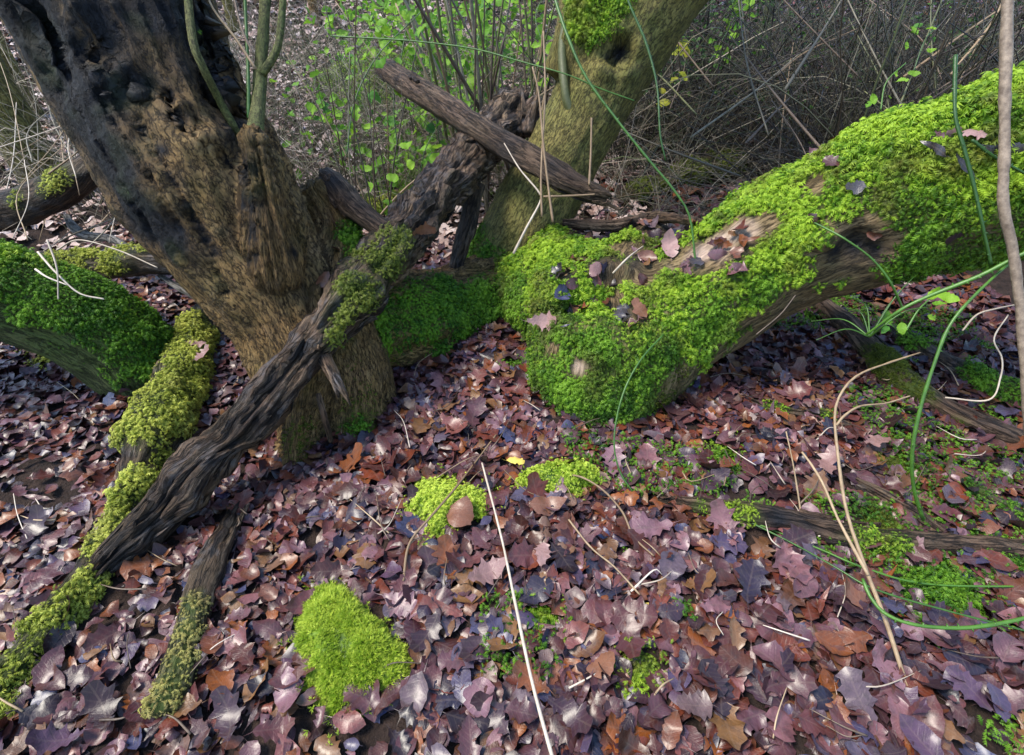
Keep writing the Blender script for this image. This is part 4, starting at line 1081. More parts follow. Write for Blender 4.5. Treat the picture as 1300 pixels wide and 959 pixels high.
lay_leaf(687, 712, 'oak_leaf', 'small pale star shaped oak leaf right of the white stalk', M['pale_leaf'], OAK + 5, .085, None, 1.4, lift=.03)
lay_leaf(768, 853, 'round_leaf', 'round dull purple leaf at the bottom edge right of the white stalk', M['brown_leaf'], RND + 1, .085, None, .4, lift=.03)
lay_leaf(1075, 762, 'red_leaf', 'broad orange red leaf between dry stalk and green stems at lower right', M['brown_leaf'], OVAL + 2, .10, None, 2.2, lift=.03)
for q, (x, y, t_, sz, mt, lb) in enumerate([
        (690, 408, OAK + 3, .10, 'pale_leaf', 'pale tan oak leaf on the front edge of the mossy stump'),
        (788, 402, OAK, .085, 'black_leaf', 'dark shrivelled leaf on the stump moss, left one of the cluster'),
        (806, 396, TORN, .075, 'brown_leaf', 'curled brown leaf standing in the middle of the stump moss'),
        (798, 412, TORN + 1, .06, 'black_leaf', 'black folded leaf lowest in the cluster on the stump moss'),
        (752, 345, OVAL, .075, 'pale_leaf', 'pale curled leaf on the stump top beside a twig'),
        (775, 243, OAK + 3, .11, 'brown_leaf', 'reddish brown leaf at the lower end of the dead log'),
        (712, 345, TORN + 2, .05, 'black_leaf', 'small dark leaf in the stump moss below the pale twig'),
        (850, 318, OVAL + 2, .10, 'pale_leaf', 'long pinkish leaf on the bare patch of the fallen trunk'),
        (825, 330, OVAL + 3, .07, 'brown_leaf', 'brown leaf at the left edge of the bare patch'),
        (880, 340, TORN, .06, 'black_leaf', 'dark leaf below the bare patch of the fallen trunk'),
        (725, 400, TORN + 3, .06, 'brown_leaf', 'small rusty leaf on the left side of the stump moss'),
        (862, 280, OVAL + 1, .07, 'black_leaf', 'blackish leaf at the back edge of the stump top'),
        (815, 290, OAK + 4, .075, 'brown_leaf', 'brown oak leaf in the hollow of the stump top'),
        (745, 310, TORN + 4, .06, 'brown_leaf', 'torn brown leaf on the stump top moss'),
        (1085, 240, TORN, .05, 'black_leaf', 'small grey leaf on the bright moss of the fallen trunk'),
        (705, 520, WIL, .06, 'black_leaf', 'narrow dark leaf on the front face of the stump')]):
    lay_leaf(x, y, 'fallen_leaf', lb, M[mt], t_, sz * 1.25, S_log, q * 1.1, .45, .03, seed=q)
for q, (x, y, t_, sz, mt, lb) in enumerate([
        (1200, 190, WIL, .12, 'black_leaf', 'black strap leaf hanging left of the pale upright stem'),
        (1212, 210, WIL + 1, .11, 'black_leaf', 'black curled leaf drooping on the moss near the upright stem'),
        (1245, 192, WIL + 2, .13, 'black_leaf', 'long black leaf lying level behind the pale upright stem'),
        (1285, 185, OVAL, .06, 'black_leaf', 'dark leaf right of the pale upright stem'),
        (1205, 162, TORN, .05, 'pale_leaf', 'small pale leaf above the black leaves on the fallen trunk'),
        (1232, 180, TORN + 1, .065, 'pale_leaf', 'pale torn leaf between the black leaves and the upright stem')]):
    lay_leaf(x, y, 'fallen_leaf', lb, M[mt], t_, sz, S_log, q * .9 + 1, .5, .035, seed=40 + q)
for q, (x, y, t_, sz, mt, lb) in enumerate([
        (418, 290, OAK + 1, .08, 'brown_leaf', 'tan curled leaf caught on the trunk beside the broken stub'),
        (408, 355, OVAL + 4, .08, 'brown_leaf', 'brown leaf lodged between trunk and rotten log'),
        (418, 395, OAK + 5, .08, 'pale_leaf', 'pale rolled leaf lodged low between trunk and rotten log'),
        (425, 325, TORN, .06, 'brown_leaf', 'torn brown leaf on the trunk moss')]):
    lay_leaf(x, y, 'fallen_leaf', lb, M[mt], t_, sz, S_tree, q * 1.7, .5, .03, seed=60 + q)
rdb = np.random.default_rng(77)
for q in range(84):                                   # scraps caught in the moss
    x, y = [(rdb.uniform(730, 880), rdb.uniform(255, 300)), (rdb.uniform(690, 840), rdb.uniform(300, 420)), (rdb.uniform(840, 960), rdb.uniform(280, 350)), (rdb.uniform(980, 1240), rdb.uniform(130, 330))][int(rdb.choice(4, p=[.4, .35, .15, .1]))]
    lay_leaf(x, y, 'leaf_scrap', 'small dead leaf or scrap on the moss of stump and fallen trunk', M['litter'], int(rdb.integers(0, 27)), rdb.uniform(.035, .09), S_log, rdb.uniform(0, 6), .5, .024, seed=900 + q, group='leaf scraps on the mossy stump and trunk')
lay_leaf(527, 288, 'fallen_leaf', 'pinkish brown leaf lying on the upper rotten log', M['brown_leaf'], OAK + 3, .11, S_diag, .7, .3, .03)
for q, (x, y, lb) in enumerate([(257, 462, 'pale leaf on the yellow moss cushion of the sunken log'), (270, 478, 'purple leaf on the yellow moss edge of the sunken log'), (195, 560, 'pale leaf stuck on the wet sunken log between moss cushions')]):
    lay_leaf(x, y, 'fallen_leaf', lb, M['pale_leaf'], OAK + q * 2, .085, None, q * 1.3, .2, .12, seed=80 + q)

# =================================================================== STEMS, STALKS, TWIGS
def stem(name, label, ctrl, mat, cat='stem', group=None, nr=7, nl=40, knots=0.10):
    c = np.array(ctrl, float); rm = c[:, 3].mean()
    V, F, bk = tube(c, nl, nr, lambda q, s, th, P: rm * knots * (noise(q * [1, 1, 30], 5) + noise(P * 90, 8)))
    base = V[:nr].mean(0)
    if group == 'green brambles' or name == 'bramble':   # thorns
        R, g = resample(c, max(6, int(nl * .5)))
        T, A, B = frames(R[:, :3]); rth = np.random.default_rng(len(label)); tf, tv = [], []
        for k in range(1, len(R) - 1):
            a = rth.uniform(0, 6.28); dn = A[k] * math.cos(a) + B[k] * math.sin(a); w = R[k, 3]
            p = R[k, :3] + dn * w * .8; n0 = len(V) + 4 * len(tf)
            tv += [p + T[k] * w * .8, p - T[k] * w * .5 + np.cross(T[k], dn) * w * .5, p - T[k] * w * .5 - np.cross(T[k], dn) * w * .5, p + dn * w * 1.7 - T[k] * w * .6]
            tf.append([[n0, n0 + 1, n0 + 3], [n0 + 1, n0 + 2, n0 + 3], [n0 + 2, n0, n0 + 3]])
        V = np.vstack([V, tv]); bk = np.vstack([bk, np.zeros((len(tv), 3))]); F = F + [np.array(tf).reshape(-1, 3)]
    o = link(name, make_mesh(name, V - base, F, mat, None, {'bark': bk}), None, tuple(base))
    return tag(o, label, cat, group)
def P4(l, r0, r1=None):
    n = len(l); r1 = r0 if r1 is None else r1
    return [[*pt(*q), r0 + (r1 - r0) * k / (n - 1)] for k, q in enumerate(l)]
def G4(l, r0, r1=None):
    n = len(l); r1 = r0 if r1 is None else r1
    return [[*gd(q[0], q[1], q[2] if len(q) > 2 else .045), r0 + (r1 - r0) * k / (n - 1)] for k, q in enumerate(l)]
stem('dry_stalk', 'long straight white stalk lying on the leaves at the bottom centre', G4([(705, 975, .09), (676, 868, .10), (655, 770, .10), (636, 680, .09), (612, 588, .07)], .0046, .0034), M['stem_pale'])
stem('brown_twig', 'brown twig running across the bright moss cushion left of the white stalk', G4([(512, 738), (520, 690, .06), (548, 655, .09), (578, 620, .08), (605, 585), (630, 552)], .0045, .003), M['stem_straw'], 'twig')
stem('brown_twig', 'curved brown twig arching from the flat oblong moss cushion', G4([(706, 604, .07), (735, 605, .08), (765, 622, .08), (790, 650, .06), (805, 682), (830, 706)], .004, .003), M['stem_straw'], 'twig')
stem('brown_twig', 'thin straight brown twig on leaves below the flat oblong moss cushion', G4([(722, 660), (750, 695), (780, 720), (812, 755)], .0032, .0025), M['stem_straw'], 'twig')
stem('dry_stalk', 'tall dry stalk bending right at its tip, rising from the bottom right', P4([(1175, 930, 1.28), (1150, 866, 1.30), (1125, 790, 1.36), (1100, 725, 1.42), (1075, 650, 1.48), (1064, 580, 1.54), (1060, 525, 1.58), (1070, 496, 1.60), (1090, 476, 1.62), (1125, 462, 1.66), (1168, 448, 1.70)], .0065, .0028), M['stem_straw'])
stem('dry_stalk', 'side stalk curving right halfway up the tall dry stalk', P4([(1062, 540, 1.565), (1072, 528, 1.57), (1092, 516, 1.60), (1125, 512, 1.64), (1155, 503, 1.68)], .004, .0022), M['stem_straw'])
stem('dry_stalk', 'second dry stalk leaning up left from the foot of the tall one', P4([(1102, 730, 1.41), (1080, 690, 1.45), (1062, 655, 1.5), (1045, 615, 1.55), (1030, 590, 1.6), (1018, 574, 1.63)], .005, .003), M['stem_straw'])
stem('dry_stalk', 'thin upright pinkish stalk left of the tall dry stalk', P4([(1018, 660, 1.70), (1012, 620, 1.72), (1006, 585, 1.72), (998, 548, 1.74)], .003, .002), M['stem_straw'])
stem('sapling', 'pale smooth upright stem crossing the fallen trunk at the right edge', P4([(1281, -90, 1.42), (1279, 0, 1.43), (1276, 110, 1.45), (1275, 200, 1.47), (1274, 260, 1.48), (1286, 320, 1.5), (1296, 400, 1.52), (1302, 480, 1.54), (1312, 620, 1.6)], .0145, .0125), M['sapling_bark'], nr=14, nl=80)
gr = 'green brambles'
stem('bramble', 'thick green bramble stem sloping down from the right edge under the fallen trunk', P4([(1370, 295, 1.45), (1300, 322, 1.5), (1240, 352, 1.55), (1175, 378, 1.62), (1140, 396, 1.66), (1100, 425, 1.75)], .007, .0045), M['stem_green'], 'bramble', gr)
stem('bramble', 'tall green bramble stem crossing the ground logs, right of the dry stalk', P4([(1172, 660, 1.66), (1160, 620, 1.62), (1158, 574, 1.58), (1168, 520, 1.55), (1185, 465, 1.53), (1203, 418, 1.52), (1228, 385, 1.52), (1275, 340, 1.55), (1320, 305, 1.6)], .0062, .004), M['stem_green'], 'bramble', gr)
stem('bramble', 'green bramble stem hanging in front of the moss left of the pale upright stem', P4([(1213, 70, 1.48), (1212, 110, 1.48), (1213, 150, 1.48), (1224, 190, 1.48), (1236, 235, 1.49), (1246, 280, 1.5), (1258, 336, 1.53)], .0055, .005), M['stem_green'], 'bramble', gr)
stem('bramble', 'green side stem behind the pale upright stem on the fallen trunk', P4([(1234, 178, 1.5), (1260, 198, 1.5), (1285, 212, 1.5), (1330, 235, 1.5)], .0045, .004), M['stem_green'], 'bramble', gr)
stem('bramble', 'thin pale green shoot arching over the front of the fallen trunk', P4([(1034, 283, 1.75), (1070, 302, 1.68), (1106, 328, 1.66), (1130, 358, 1.66), (1146, 392, 1.7)], .003, .004), M['stem_green'], 'bramble', gr)
stem('bramble', 'green bramble stem arching down past the knotty tree onto the stump', P4([(690, -60, 2.1), (705, 0, 2.08), (722, 50, 2.06), (745, 100, 2.05), (785, 155, 2.04), (825, 205, 2.04), (858, 245, 2.04), (876, 278, 2.05), (884, 345, 2.08)], .0068, .004), M['stem_green'], 'bramble', gr)
stem('bramble', 'green bramble stem hanging beside the knotty tree at its right', P4([(788, -40, 2.2), (797, 0, 2.2), (820, 55, 2.2), (834, 110, 2.2), (838, 170, 2.2), (845, 204, 2.22)], .006, .0035), M['stem_green'], 'bramble', gr)
stem('bramble', 'thin green stem looping down the front of the mossy stump', P4([(842, 425, 1.95), (815, 455, 1.88), (795, 490, 1.84), (783, 530, 1.82), (780, 570, 1.80), (790, 605, 1.79), (816, 640, 1.76)], .0038, .003), M['stem_green'], 'bramble', gr)
stem('bramble', 'thin blue green stem running level in front of the shoots to the knotty tree', P4([(420, 46, 2.6), (520, 52, 2.55), (600, 62, 2.5), (660, 78, 2.45), (720, 95, 2.4), (760, 112, 2.4), (805, 128, 2.4)], .004, .003), M['stem_green'], 'bramble', gr)
stem('bramble', 'green stem curving along the ground to the bottom right corner', P4([(1095, 735, 1.40), (1105, 758, 1.37), (1125, 780, 1.34), (1165, 794, 1.31), (1230, 797, 1.30), (1300, 785, 1.30), (1360, 765, 1.3)], .0045, .005), M['stem_green'], 'bramble', gr)
stem('bramble', 'straight thin green stem from wet log to the right edge, lower one', P4([(948, 661, 1.66), (1010, 692, 1.58), (1060, 720, 1.52), (1110, 748, 1.45), (1200, 775, 1.4), (1330, 808, 1.35)], .003, .003), M['stem_green'], 'bramble', gr)
stem('bramble', 'straight thin green stem from wet log to the right edge, upper one', P4([(958, 664, 1.66), (1040, 697, 1.58), (1100, 722, 1.52), (1180, 742, 1.5), (1330, 745, 1.5)], .003, .003), M['stem_green'], 'bramble', gr)
stem('pale_twig', 'thin pale twig standing in front of the knotty tree foot, bent at its top', P4([(702, 282, 2.2), (697, 245, 2.2), (690, 185, 2.2), (684, 120, 2.2), (676, 85, 2.2)], .006, .004), M['stem_straw'], 'twig')
stem('pale_twig', 'white kinked twig leaning on the left corner of the stump moss', P4([(652, 322, 2.25), (668, 290, 2.22), (686, 256, 2.22), (684, 244, 2.22), (660, 215, 2.25), (640, 182, 2.3)], .006, .0025), M['stem_pale'], 'twig')
stem('pale_twig', 'upright pale twig in front of the dead log end', P4([(688, 275, 2.2), (687, 220, 2.2), (692, 120, 2.25), (690, 40, 2.3)], .005, .004), M['stem_straw'], 'twig')
stem('pale_twig', 'short forked pale twig standing beside the lower end of the dead log', P4([(748, 235, 2.3), (750, 195, 2.3), (751, 150, 2.3)], .006, .004), M['stem_straw'], 'twig')
stem('pale_twig', 'level twig lying across the back of the stump top', P4([(690, 250, 2.3), (720, 249, 2.28), (755, 247, 2.27)], .006, .004), M['stem_straw'], 'twig')
stem('pale_twig', 'short pale twig lying on the stump moss beside the pinkish leaf', [[*(S_log.hit(776, 352)[0] + [0, -.02, .03]), .004], [*(S_log.hit(795, 335)[0] + [0, -.02, .04]), .004], [*(S_log.hit(814, 318)[0] + [0, -.02, .03]), .003]], M['stem_pale'], 'twig')
stem('pale_twig', 'dark red twig lying along the lower bark of the fallen trunk', P4([(960, 425, 1.78), (990, 400, 1.78), (1010, 375, 1.78)], .002, .002), M['stem_brown'], 'twig')
stem('pale_twig', 'thin white twig looped over the green topped log at right', P4([(1200, 505, 1.75), (1255, 508, 1.7), (1270, 480, 1.7), (1272, 455, 1.7), (1262, 430, 1.7), (1280, 400, 1.72)], .003, .002), M['stem_pale'], 'twig')
stem('pale_twig', 'white twig arching from the green leaves toward the right edge', P4([(1222, 420, 1.75), (1240, 400, 1.72), (1265, 392, 1.7), (1300, 385, 1.7)], .0032, .0025), M['stem_pale'], 'twig')
# twigs on the moss of the left limb and dry twigs above it
for q, (l, lb) in enumerate([
        ([(48, 320, 1.85), (70, 345, 1.83), (100, 372, 1.84), (132, 380, 1.86)], 'curved pale twig lying across the moss of the left limb'),
        ([(60, 305, 1.83), (72, 340, 1.82), (74, 380, 1.82)], 'short pale twig hanging down the moss of the left limb'),
        ([(45, 342, 1.84), (60, 352, 1.83), (85, 362, 1.84)], 'thin straw twig on the left limb moss near the dark knot'),
        ([(72, 318, 2.3), (100, 305, 2.3), (150, 318, 2.3), (200, 340, 2.3)], 'long pale twig lying above the mossy level branch')]):
    stem('pale_twig', lb, P4(l, .004, .0025), M['stem_pale'], 'twig')
rt = np.random.default_rng(91)
for k in range(46):                                   # dry stems behind the left limb
    x0, y0 = rt.uniform(-40, 150), rt.uniform(190, 345)
    a = rt.normal(-1.2, .7); Lp = rt.uniform(80, 240)
    d0 = rt.uniform(2.3, 3.6)
    x1, y1 = x0 + Lp * math.cos(a) * .8, y0 + Lp * math.sin(a)
    bx = rt.normal(0, 18)
    stem('dry_stalk', 'thin bleached dry stem in the tangle left of the leaning trunk', P4([(x0, y0, d0), ((x0 + x1) / 2 + bx, (y0 + y1) / 2, d0 + .1), (x1, y1, d0 + .2)], rt.uniform(.002, .006), .0018), M[['stem_pale', 'stem_straw', 'stem_grey'][k % 3]], 'stem', 'dry stems left of the leaning trunk', 5, 14)
for k in range(110):                                  # small twigs on the floor
    x0, y0 = rt.uniform(20, 1290), rt.uniform(470, 940)
    if k % 5 == 0: x0, y0 = rt.uniform(850, 1290), rt.uniform(420, 600)
    a = rt.uniform(0, math.pi); Lp = rt.uniform(25, 90) * (.6 + .5 * (y0 - 400) / 500)
    bx, by = rt.normal(0, 6, 2)
    x1, y1 = x0 + Lp * math.cos(a), y0 - Lp * math.sin(a) * .8
    if y1 < 440: continue
    stem('small_twig', 'small thin twig lying loose among the fallen leaves', G4([(x0, y0, .04), ((x0 + x1) / 2 + bx, (y0 + y1) / 2 + by, .055), (x1, y1, .04)], rt.uniform(.0014, .0035), .0012), M[['stem_straw', 'stem_brown', 'stem_pale', 'stem_brown'][k % 4]], 'twig', 'small twigs on the woodland floor', 5, 12)
# grassy tuft under the fallen trunk
root = thing('grass_tuft', 'tuft of narrow green blades sprouting under the fallen trunk', 'plant', tuple(gd(1110, 425)))
for q, (x, y, dd) in enumerate([(1030, 408, 1.85), (1036, 432, 1.8), (1075, 392, 1.85), (1145, 370, 1.8), (1160, 352, 1.78), (1140, 420, 1.72), (1180, 390, 1.75), (1090, 380, 1.85)]):
    c = np.array(P4([(1104, 428, 1.80), ((x + 1104) / 2 + 4, (y + 428) / 2 - 12, dd), (x, y, dd)], .0035, .001))
    V, F, bk = tube(c, 14, 5)
    part('blade', make_mesh('blade', V, F, M['stem_green'], None, {'bark': bk}), root)

# bramble plants with single leaves
gmesh = {}
def green_leaf(root, p, size, mat, r, name='leaf'):
    k = int(r.integers(OVAL, OVAL + 6))
    key = (k, mat)
    if key not in gmesh: gmesh[key] = leaf_mesh(k, M[mat])
    o = bpy.data.objects.new(name, gmesh[key]); COL.objects.link(o)
    o.parent = root
    nv_ = nrm(np.array([r.normal(0, .5), r.normal(-.5, .5), .8]))
    R = rot_from(nv_[None], np.array([r.uniform(0, 6.28)]))[0]
    m4 = np.eye(4); m4[:3, :3] = R * size; m4[:3, 3] = np.array(p) - np.array(root.location)
    o.matrix_basis = Matrix(m4.tolist())
def bramble(label, l, mat, nleaf, size, seed, cat='bramble', smat='stem_green', rad=.004):
    r = np.random.default_rng(seed)
    c = np.array(P4(l, rad, rad * .6))
    root = thing('bramble_plant', label, cat, tuple(c[0, :3]))
    V, F, bk = tube(c, 26, 6)
    part('stem', make_mesh('stem', V, F, M[smat], None, {'bark': bk}), root)
    R, g = resample(c, 80)
    for k in range(nleaf):
        p = R[int(r.integers(8, 80)), :3] + r.normal(0, .06, 3) * [1, 1, .7]
        green_leaf(root, p, size * r.uniform(.6, 1.3), mat, r)
bramble('bramble with lime green leaves high beside the shoot clump', [(505, 190, 3.4), (500, 130, 3.35), (510, 70, 3.3), (520, 5, 3.3), (528, -60, 3.3)], 'green_leaf', 16, .085, 1)
bramble('leafy bramble in front of the slope just above the dead log', [(560, 200, 3.5), (552, 130, 3.4), (545, 60, 3.4), (560, 10, 3.4)], 'green_leaf', 20, .09, 2)
bramble('leafy bramble low on the slope below the dead log', [(500, 290, 3.2), (530, 230, 3.15), (540, 190, 3.1), (556, 160, 3.1)], 'green_leaf', 15, .085, 3)
bramble('bramble arching left of the dead log with few leaves', [(440, 200, 3.0), (450, 130, 3.0), (480, 70, 3.0), (530, 20, 3.0), (560, -20, 3.0)], 'green_leaf', 10, .08, 4)
bramble('bramble behind the shoot clump with pale green leaves', [(610, 160, 3.9), (600, 90, 3.8), (612, 30, 3.8), (630, -30, 3.8)], 'green_leaf', 22, .10, 5)
bramble('leafy bramble between shoot clump and knotty tree', [(670, 130, 3.7), (690, 70, 3.6), (680, 20, 3.6), (700, -20, 3.6)], 'green_leaf', 14, .09, 6)
bramble('shrub with yellow green leaves right behind the knotty tree', [(850, 140, 3.8), (870, 80, 3.8), (865, 30, 3.8), (890, -20, 3.8)], 'lime_leaf', 22, .085, 7, 'shrub', 'stem_brown')
bramble('green bramble spray above the yellow leaved shrub', [(900, 80, 4.0), (930, 30, 4.0), (960, -10, 4.0)], 'green_leaf', 20, .09, 8)
bramble('small bramble sprig with fresh leaves in the dark thicket', [(1118, 140, 2.7), (1125, 105, 2.7), (1150, 80, 2.7)], 'green_leaf', 7, .05, 9)
bramble('bramble sprig high in the dark thicket near the right edge', [(1160, 90, 2.9), (1175, 50, 2.9), (1195, 30, 2.9)], 'green_leaf', 7, .06, 10)
bramble('bramble low at the left foot of the shoot clump', [(585, 180, 3.3), (575, 150, 3.3), (590, 120, 3.3)], 'green_leaf', 9, .08, 11)
bramble('small green sprig under the fallen trunk near the pale stem', [(1150, 420, 1.75), (1165, 395, 1.75), (1180, 380, 1.75)], 'green_leaf', 7, .06, 12)

# =================================================================== BACKGROUND WOOD
rb = np.random.default_rng(17)
def gb(px, py):
    q = gd(px, py, 0); return q
for k in range(34):                                   # clump of thin shoots left of the knotty tree
    px = rb.uniform(560, 700); py = rb.uniform(95, 175)
    q = pt(px, py, rb.uniform(3.2, 4.2)); q[2] = float(terrain(q[0], q[1])) - .05
    h = rb.uniform(1.2, 2.6); lx, ly = rb.normal(0, .38), rb.normal(0, .2); r0 = rb.uniform(.005, .016)
    stem('thin_sapling', 'thin pale brown shoot in the clump left of the knotty tree', [[*q, r0], [*(q + [lx * .3, ly * .3, h * .4]), r0 * .85], [*(q + [lx + .05 * rb.normal(), ly, h]), r0 * .5]], M[['stem_grey', 'stem_straw', 'stem_olive', 'stem_brown'][k % 4]], 'shoot', 'thin shoots left of the knotty tree', 6, 16)
for k in range(16):                                   # shoots just right of the leaning trunk
    px = rb.uniform(385, 480); py = rb.uniform(150, 235)
    q = pt(px, py, rb.uniform(2.6, 3.6)); q[2] = float(terrain(q[0], q[1])) - .03
    h = rb.uniform(.8, 1.8); lx, ly = rb.normal(0, .4), rb.normal(0, .2); r0 = rb.uniform(.003, .007)
    stem('wiry_plant', 'thin wiry shoot between leaning trunk and dead log', [[*q, r0], [*(q + [lx * .3 + .03 * rb.normal(), ly * .3, h * .4]), r0 * .85], [*(q + [lx, ly, h]), r0 * .4]], M[['stem_brown', 'stem_grey', 'stem_dark', 'stem_straw'][k % 4]], 'shoot', 'wiry shoots right of the leaning trunk', 5, 16)
def bgtree(name, label, x, y, r0, h, lean, mat, group=None):
    z = float(terrain(x, y)) - .1
    c = np.array([[x, y, z, r0 * 1.35], [x + lean * .1, y, z + h * .12, r0], [x + lean * .5, y + .1, z + h * .5, r0 * .8], [x + lean, y, z + h, r0 * .45]])
    V, F, bk = tube(c, 50, 18, lambda q, s, th, P: r0 * (.12 * ridged(q * [18, 18, 4], 2, 5) + .1 * fbm(P * 4, 2, 6)))
    root = thing(name, label, 'tree', (x, y, z), group)
    part('trunk', make_mesh('trunk', V, F, M[mat], {'moss': np.zeros(len(V)), 'stain': np.zeros(len(V))}, {'bark': bk}), root)
    R, g = resample(c, 40)
    r = np.random.default_rng(int(abs(x * 100) + y * 10))
    Vs, Fs, o_ = [], [], 0
    for k in range(12):                               # bare winter crown
        p = R[int(r.integers(20, 39))]
        d = nrm(np.array([r.normal(), r.normal(), .7])) * h * r.uniform(.12, .28)
        for sgn in range(2):
            q1 = p[:3] + d * .5 + r.normal(0, .08 * h / 4, 3); q2 = p[:3] + d + r.normal(0, .1 * h / 4, 3)
            V, F, _ = tube([[*p[:3], p[3] * .4], [*q1, p[3] * .25], [*q2, .004]], 8, 5, cap=False)
            Vs.append(V); Fs.append(F[0] + o_); o_ += len(V)
    V = np.vstack(Vs)
    part('crown', make_mesh('crown', V, [np.vstack(Fs)], M['stem_brown']), root)
bgtree('background_tree', 'grey green tree trunk far left behind the dark broken branch', -3.55, 3.9, .13, 6.5, -.4, 'bark_mid')
bgtree('background_tree', 'slender second trunk at the far left, close by the grey green one', -4.6, 5.2, .10, 6.5, .2, 'bark_mid')
for k, (x, y) in enumerate([(-3.9, 8.5), (-3.1, 9.6), (-2.3, 10.3), (-1.6, 9.6), (-.85, 9.8), (-.2, 10.9), (.3, 9.2), (.8, 10.4), (-5.2, 9.0), (-6.3, 8.0), (-5.9, 10.2), (-1.9, 11.5), (-3.3, 11.8), (.4, 11.4), (-4.4, 7.0), (1.5, 8.0), (2.4, 8.8), (3.4, 8.2), (4.6, 8.8), (5.8, 7.6)]):
    bgtree('slope_sapling', 'slim bare sapling standing on the leafy slope behind', x + rb.normal(0, .1), y, rb.uniform(.035, .085), rb.uniform(4, 6.5), rb.normal(0, .4), ['bark_mid', 'bark_tree', 'bark_green'][k % 3], 'bare saplings on the slope')

# the dark thicket on the right: too many canes to count
rk = np.random.default_rng(23)
Vs, Fs, o_ = [], [], 0
def cane(p0, p1, sag, r0, nl=7, nr=3):
    global o_
    t = np.linspace(0, 1, nl)[:, None]
    P = p0 * (1 - t) + p1 * t
    P[:, 2:3] += sag * 4 * t * (1 - t)
    P += rk.normal(0, .010, P.shape)
    T, A, B = frames(P)
    th = np.arange(nr) * 2 * math.pi / nr
    V = P[:, None] + (A[:, None] * np.cos(th)[None, :, None] + B[:, None] * np.sin(th)[None, :, None]) * (r0 * (1 - .6 * t))[:, None]
    i = np.arange(nl - 1)[:, None] * nr; j = np.arange(nr)[None]; k = (j + 1) % nr
    Vs.append(V.reshape(-1, 3)); Fs.append(np.stack([i + j, i + k, i + nr + k, i + nr + j], -1).reshape(-1, 4) + o_); o_ += nl * nr
for k in range(6800):
    x = rk.uniform(.75, 6.5); y = (4.25 if x < 2.0 else 3.1) + rk.random() ** 1.4 * 3.4 + .06 * x
    z = float(terrain(x, y))
    p0 = np.array([x, y, z + abs(rk.normal(0, .35)) * rk.integers(0, 2)])
    L = rk.uniform(.5, 1.9)
    d = nrm(np.array([rk.normal(-.1, 1), rk.normal(0, .5), rk.uniform(.0, 1.5)]))
    cane(p0, p0 + d * L, rk.uniform(-.05, .35), rk.choice([.0025, .004, .006, .009], p=[.4, .35, .2, .05]))
thk = link('thicket', make_mesh('thicket', np.vstack(Vs), [np.vstack(Fs)], M['canes'], {'rnd': np.repeat(rk.random(len(Vs)), 21)}))
tag(thk, 'dense dark tangle of bare bramble canes behind the fallen trunk on the right', 'thicket', kind='stuff')
def leaf_mass(name, label, P, sizes, mat, seed, flat=.8):
    r = np.random.default_rng(seed)
    ks = r.integers(OVAL, OVAL + 5, len(P)); Vs, F4, RN, LU, off = [], [], [], [], 0
    R = rot_from(np.stack([r.normal(0, .6, len(P)), r.normal(-.3, .6, len(P)), np.full(len(P), flat)], 1), r.uniform(0, 6.28, len(P)))
    for k in np.unique(ks):
        q = np.where(ks == k)[0]; tv, tf, luv = TEMPL[k]
        Vs.append((np.einsum('nij,kj->nki', R[q], tv) * sizes[q][:, None, None] + P[q][:, None]).reshape(-1, 3))
        F4.append((tf[0][None] + off + (np.arange(len(q)) * len(tv))[:, None, None]).reshape(-1, 3))
        RN.append(np.repeat(r.random(len(q)), len(tv))); LU.append(np.tile(luv, (len(q), 1))); off += len(q) * len(tv)
    return tag(link(name, make_mesh(name, np.vstack(Vs), [np.vstack(F4)], M[mat], {'rnd': np.concatenate(RN)}, {'luv': np.vstack(LU)})), label, 'leaves', kind='stuff')
def cloud(n, centres, rng):
    c = np.array(centres)[rng.integers(0, len(centres), n)]
    return c[:, :3] + rng.normal(size=(n, 3)) * c[:, 3:4] * [1, 1, .8]
cs = [[*pt(px, py, d), r] for px, py, d, r in ((515, 40, 4.2, .22), (560, 70, 4.4, .3), (600, 40, 4.6, .3), (640, 70, 4.6, .3), (560, 150, 4.0, .2), (590, 110, 4.3, .25), (520, 190, 3.8, .2), (455, 60, 5, .25), (480, 30, 5, .3), (430, 150, 4, .2), (690, 20, 4.6, .3), (620, 5, 5, .3))]
leaf_mass('bramble_leaves', 'loose mass of small bright bramble leaves behind the dead log', cloud(1500, cs, rk), rk.uniform(.03, .11, 1500), 'green_leaf', 31)
cs = [[*pt(px, py, d), r] for px, py, d, r in ((900, 40, 4.4, .25), (940, 10, 4.8, .3), (980, 60, 4.6, .3), (870, 90, 4.2, .2), (1050, 30, 5, .4), (1130, 60, 4.6, .4), (1200, 40, 4.4, .4), (1270, 60, 4, .3), (1000, 120, 4.3, .3), (930, -20, 6, .6), (1060, -10, 6, .6), (1200, 0, 6, .6), (1290, 20, 5, .5), (1100, 20, 5.5, .5))]
leaf_mass('thicket_leaves', 'dark green leaves scattered through the thicket on the right', cloud(1900, cs, rk), rk.uniform(.025, .06, 1900), 'dark_leaf', 32)
# grey dead grass and stalks at the foot of the thicket
Vs, Fs, o_ = [], [], 0
for k in range(650):
    x = rk.uniform(.7, 5); y = rk.uniform(2.75, 4.4)
    z = float(terrain(x, y))
    p0 = np.array([x, y, z + rk.uniform(0, .25)])
    d = nrm(np.array([rk.normal(0, 1), rk.normal(0, .5), rk.uniform(-.1, 1.0)])) * rk.uniform(.2, .7)
    cane(p0, p0 + d, rk.uniform(0, .12), rk.choice([.0014, .002, .003]), 6)
tag(link('dead_stalks', make_mesh('dead_stalks', np.vstack(Vs), [np.vstack(Fs)], M['stem_grey'])), 'grey dead stalks and grass lying at the foot of the thicket', 'dead grass', kind='stuff')
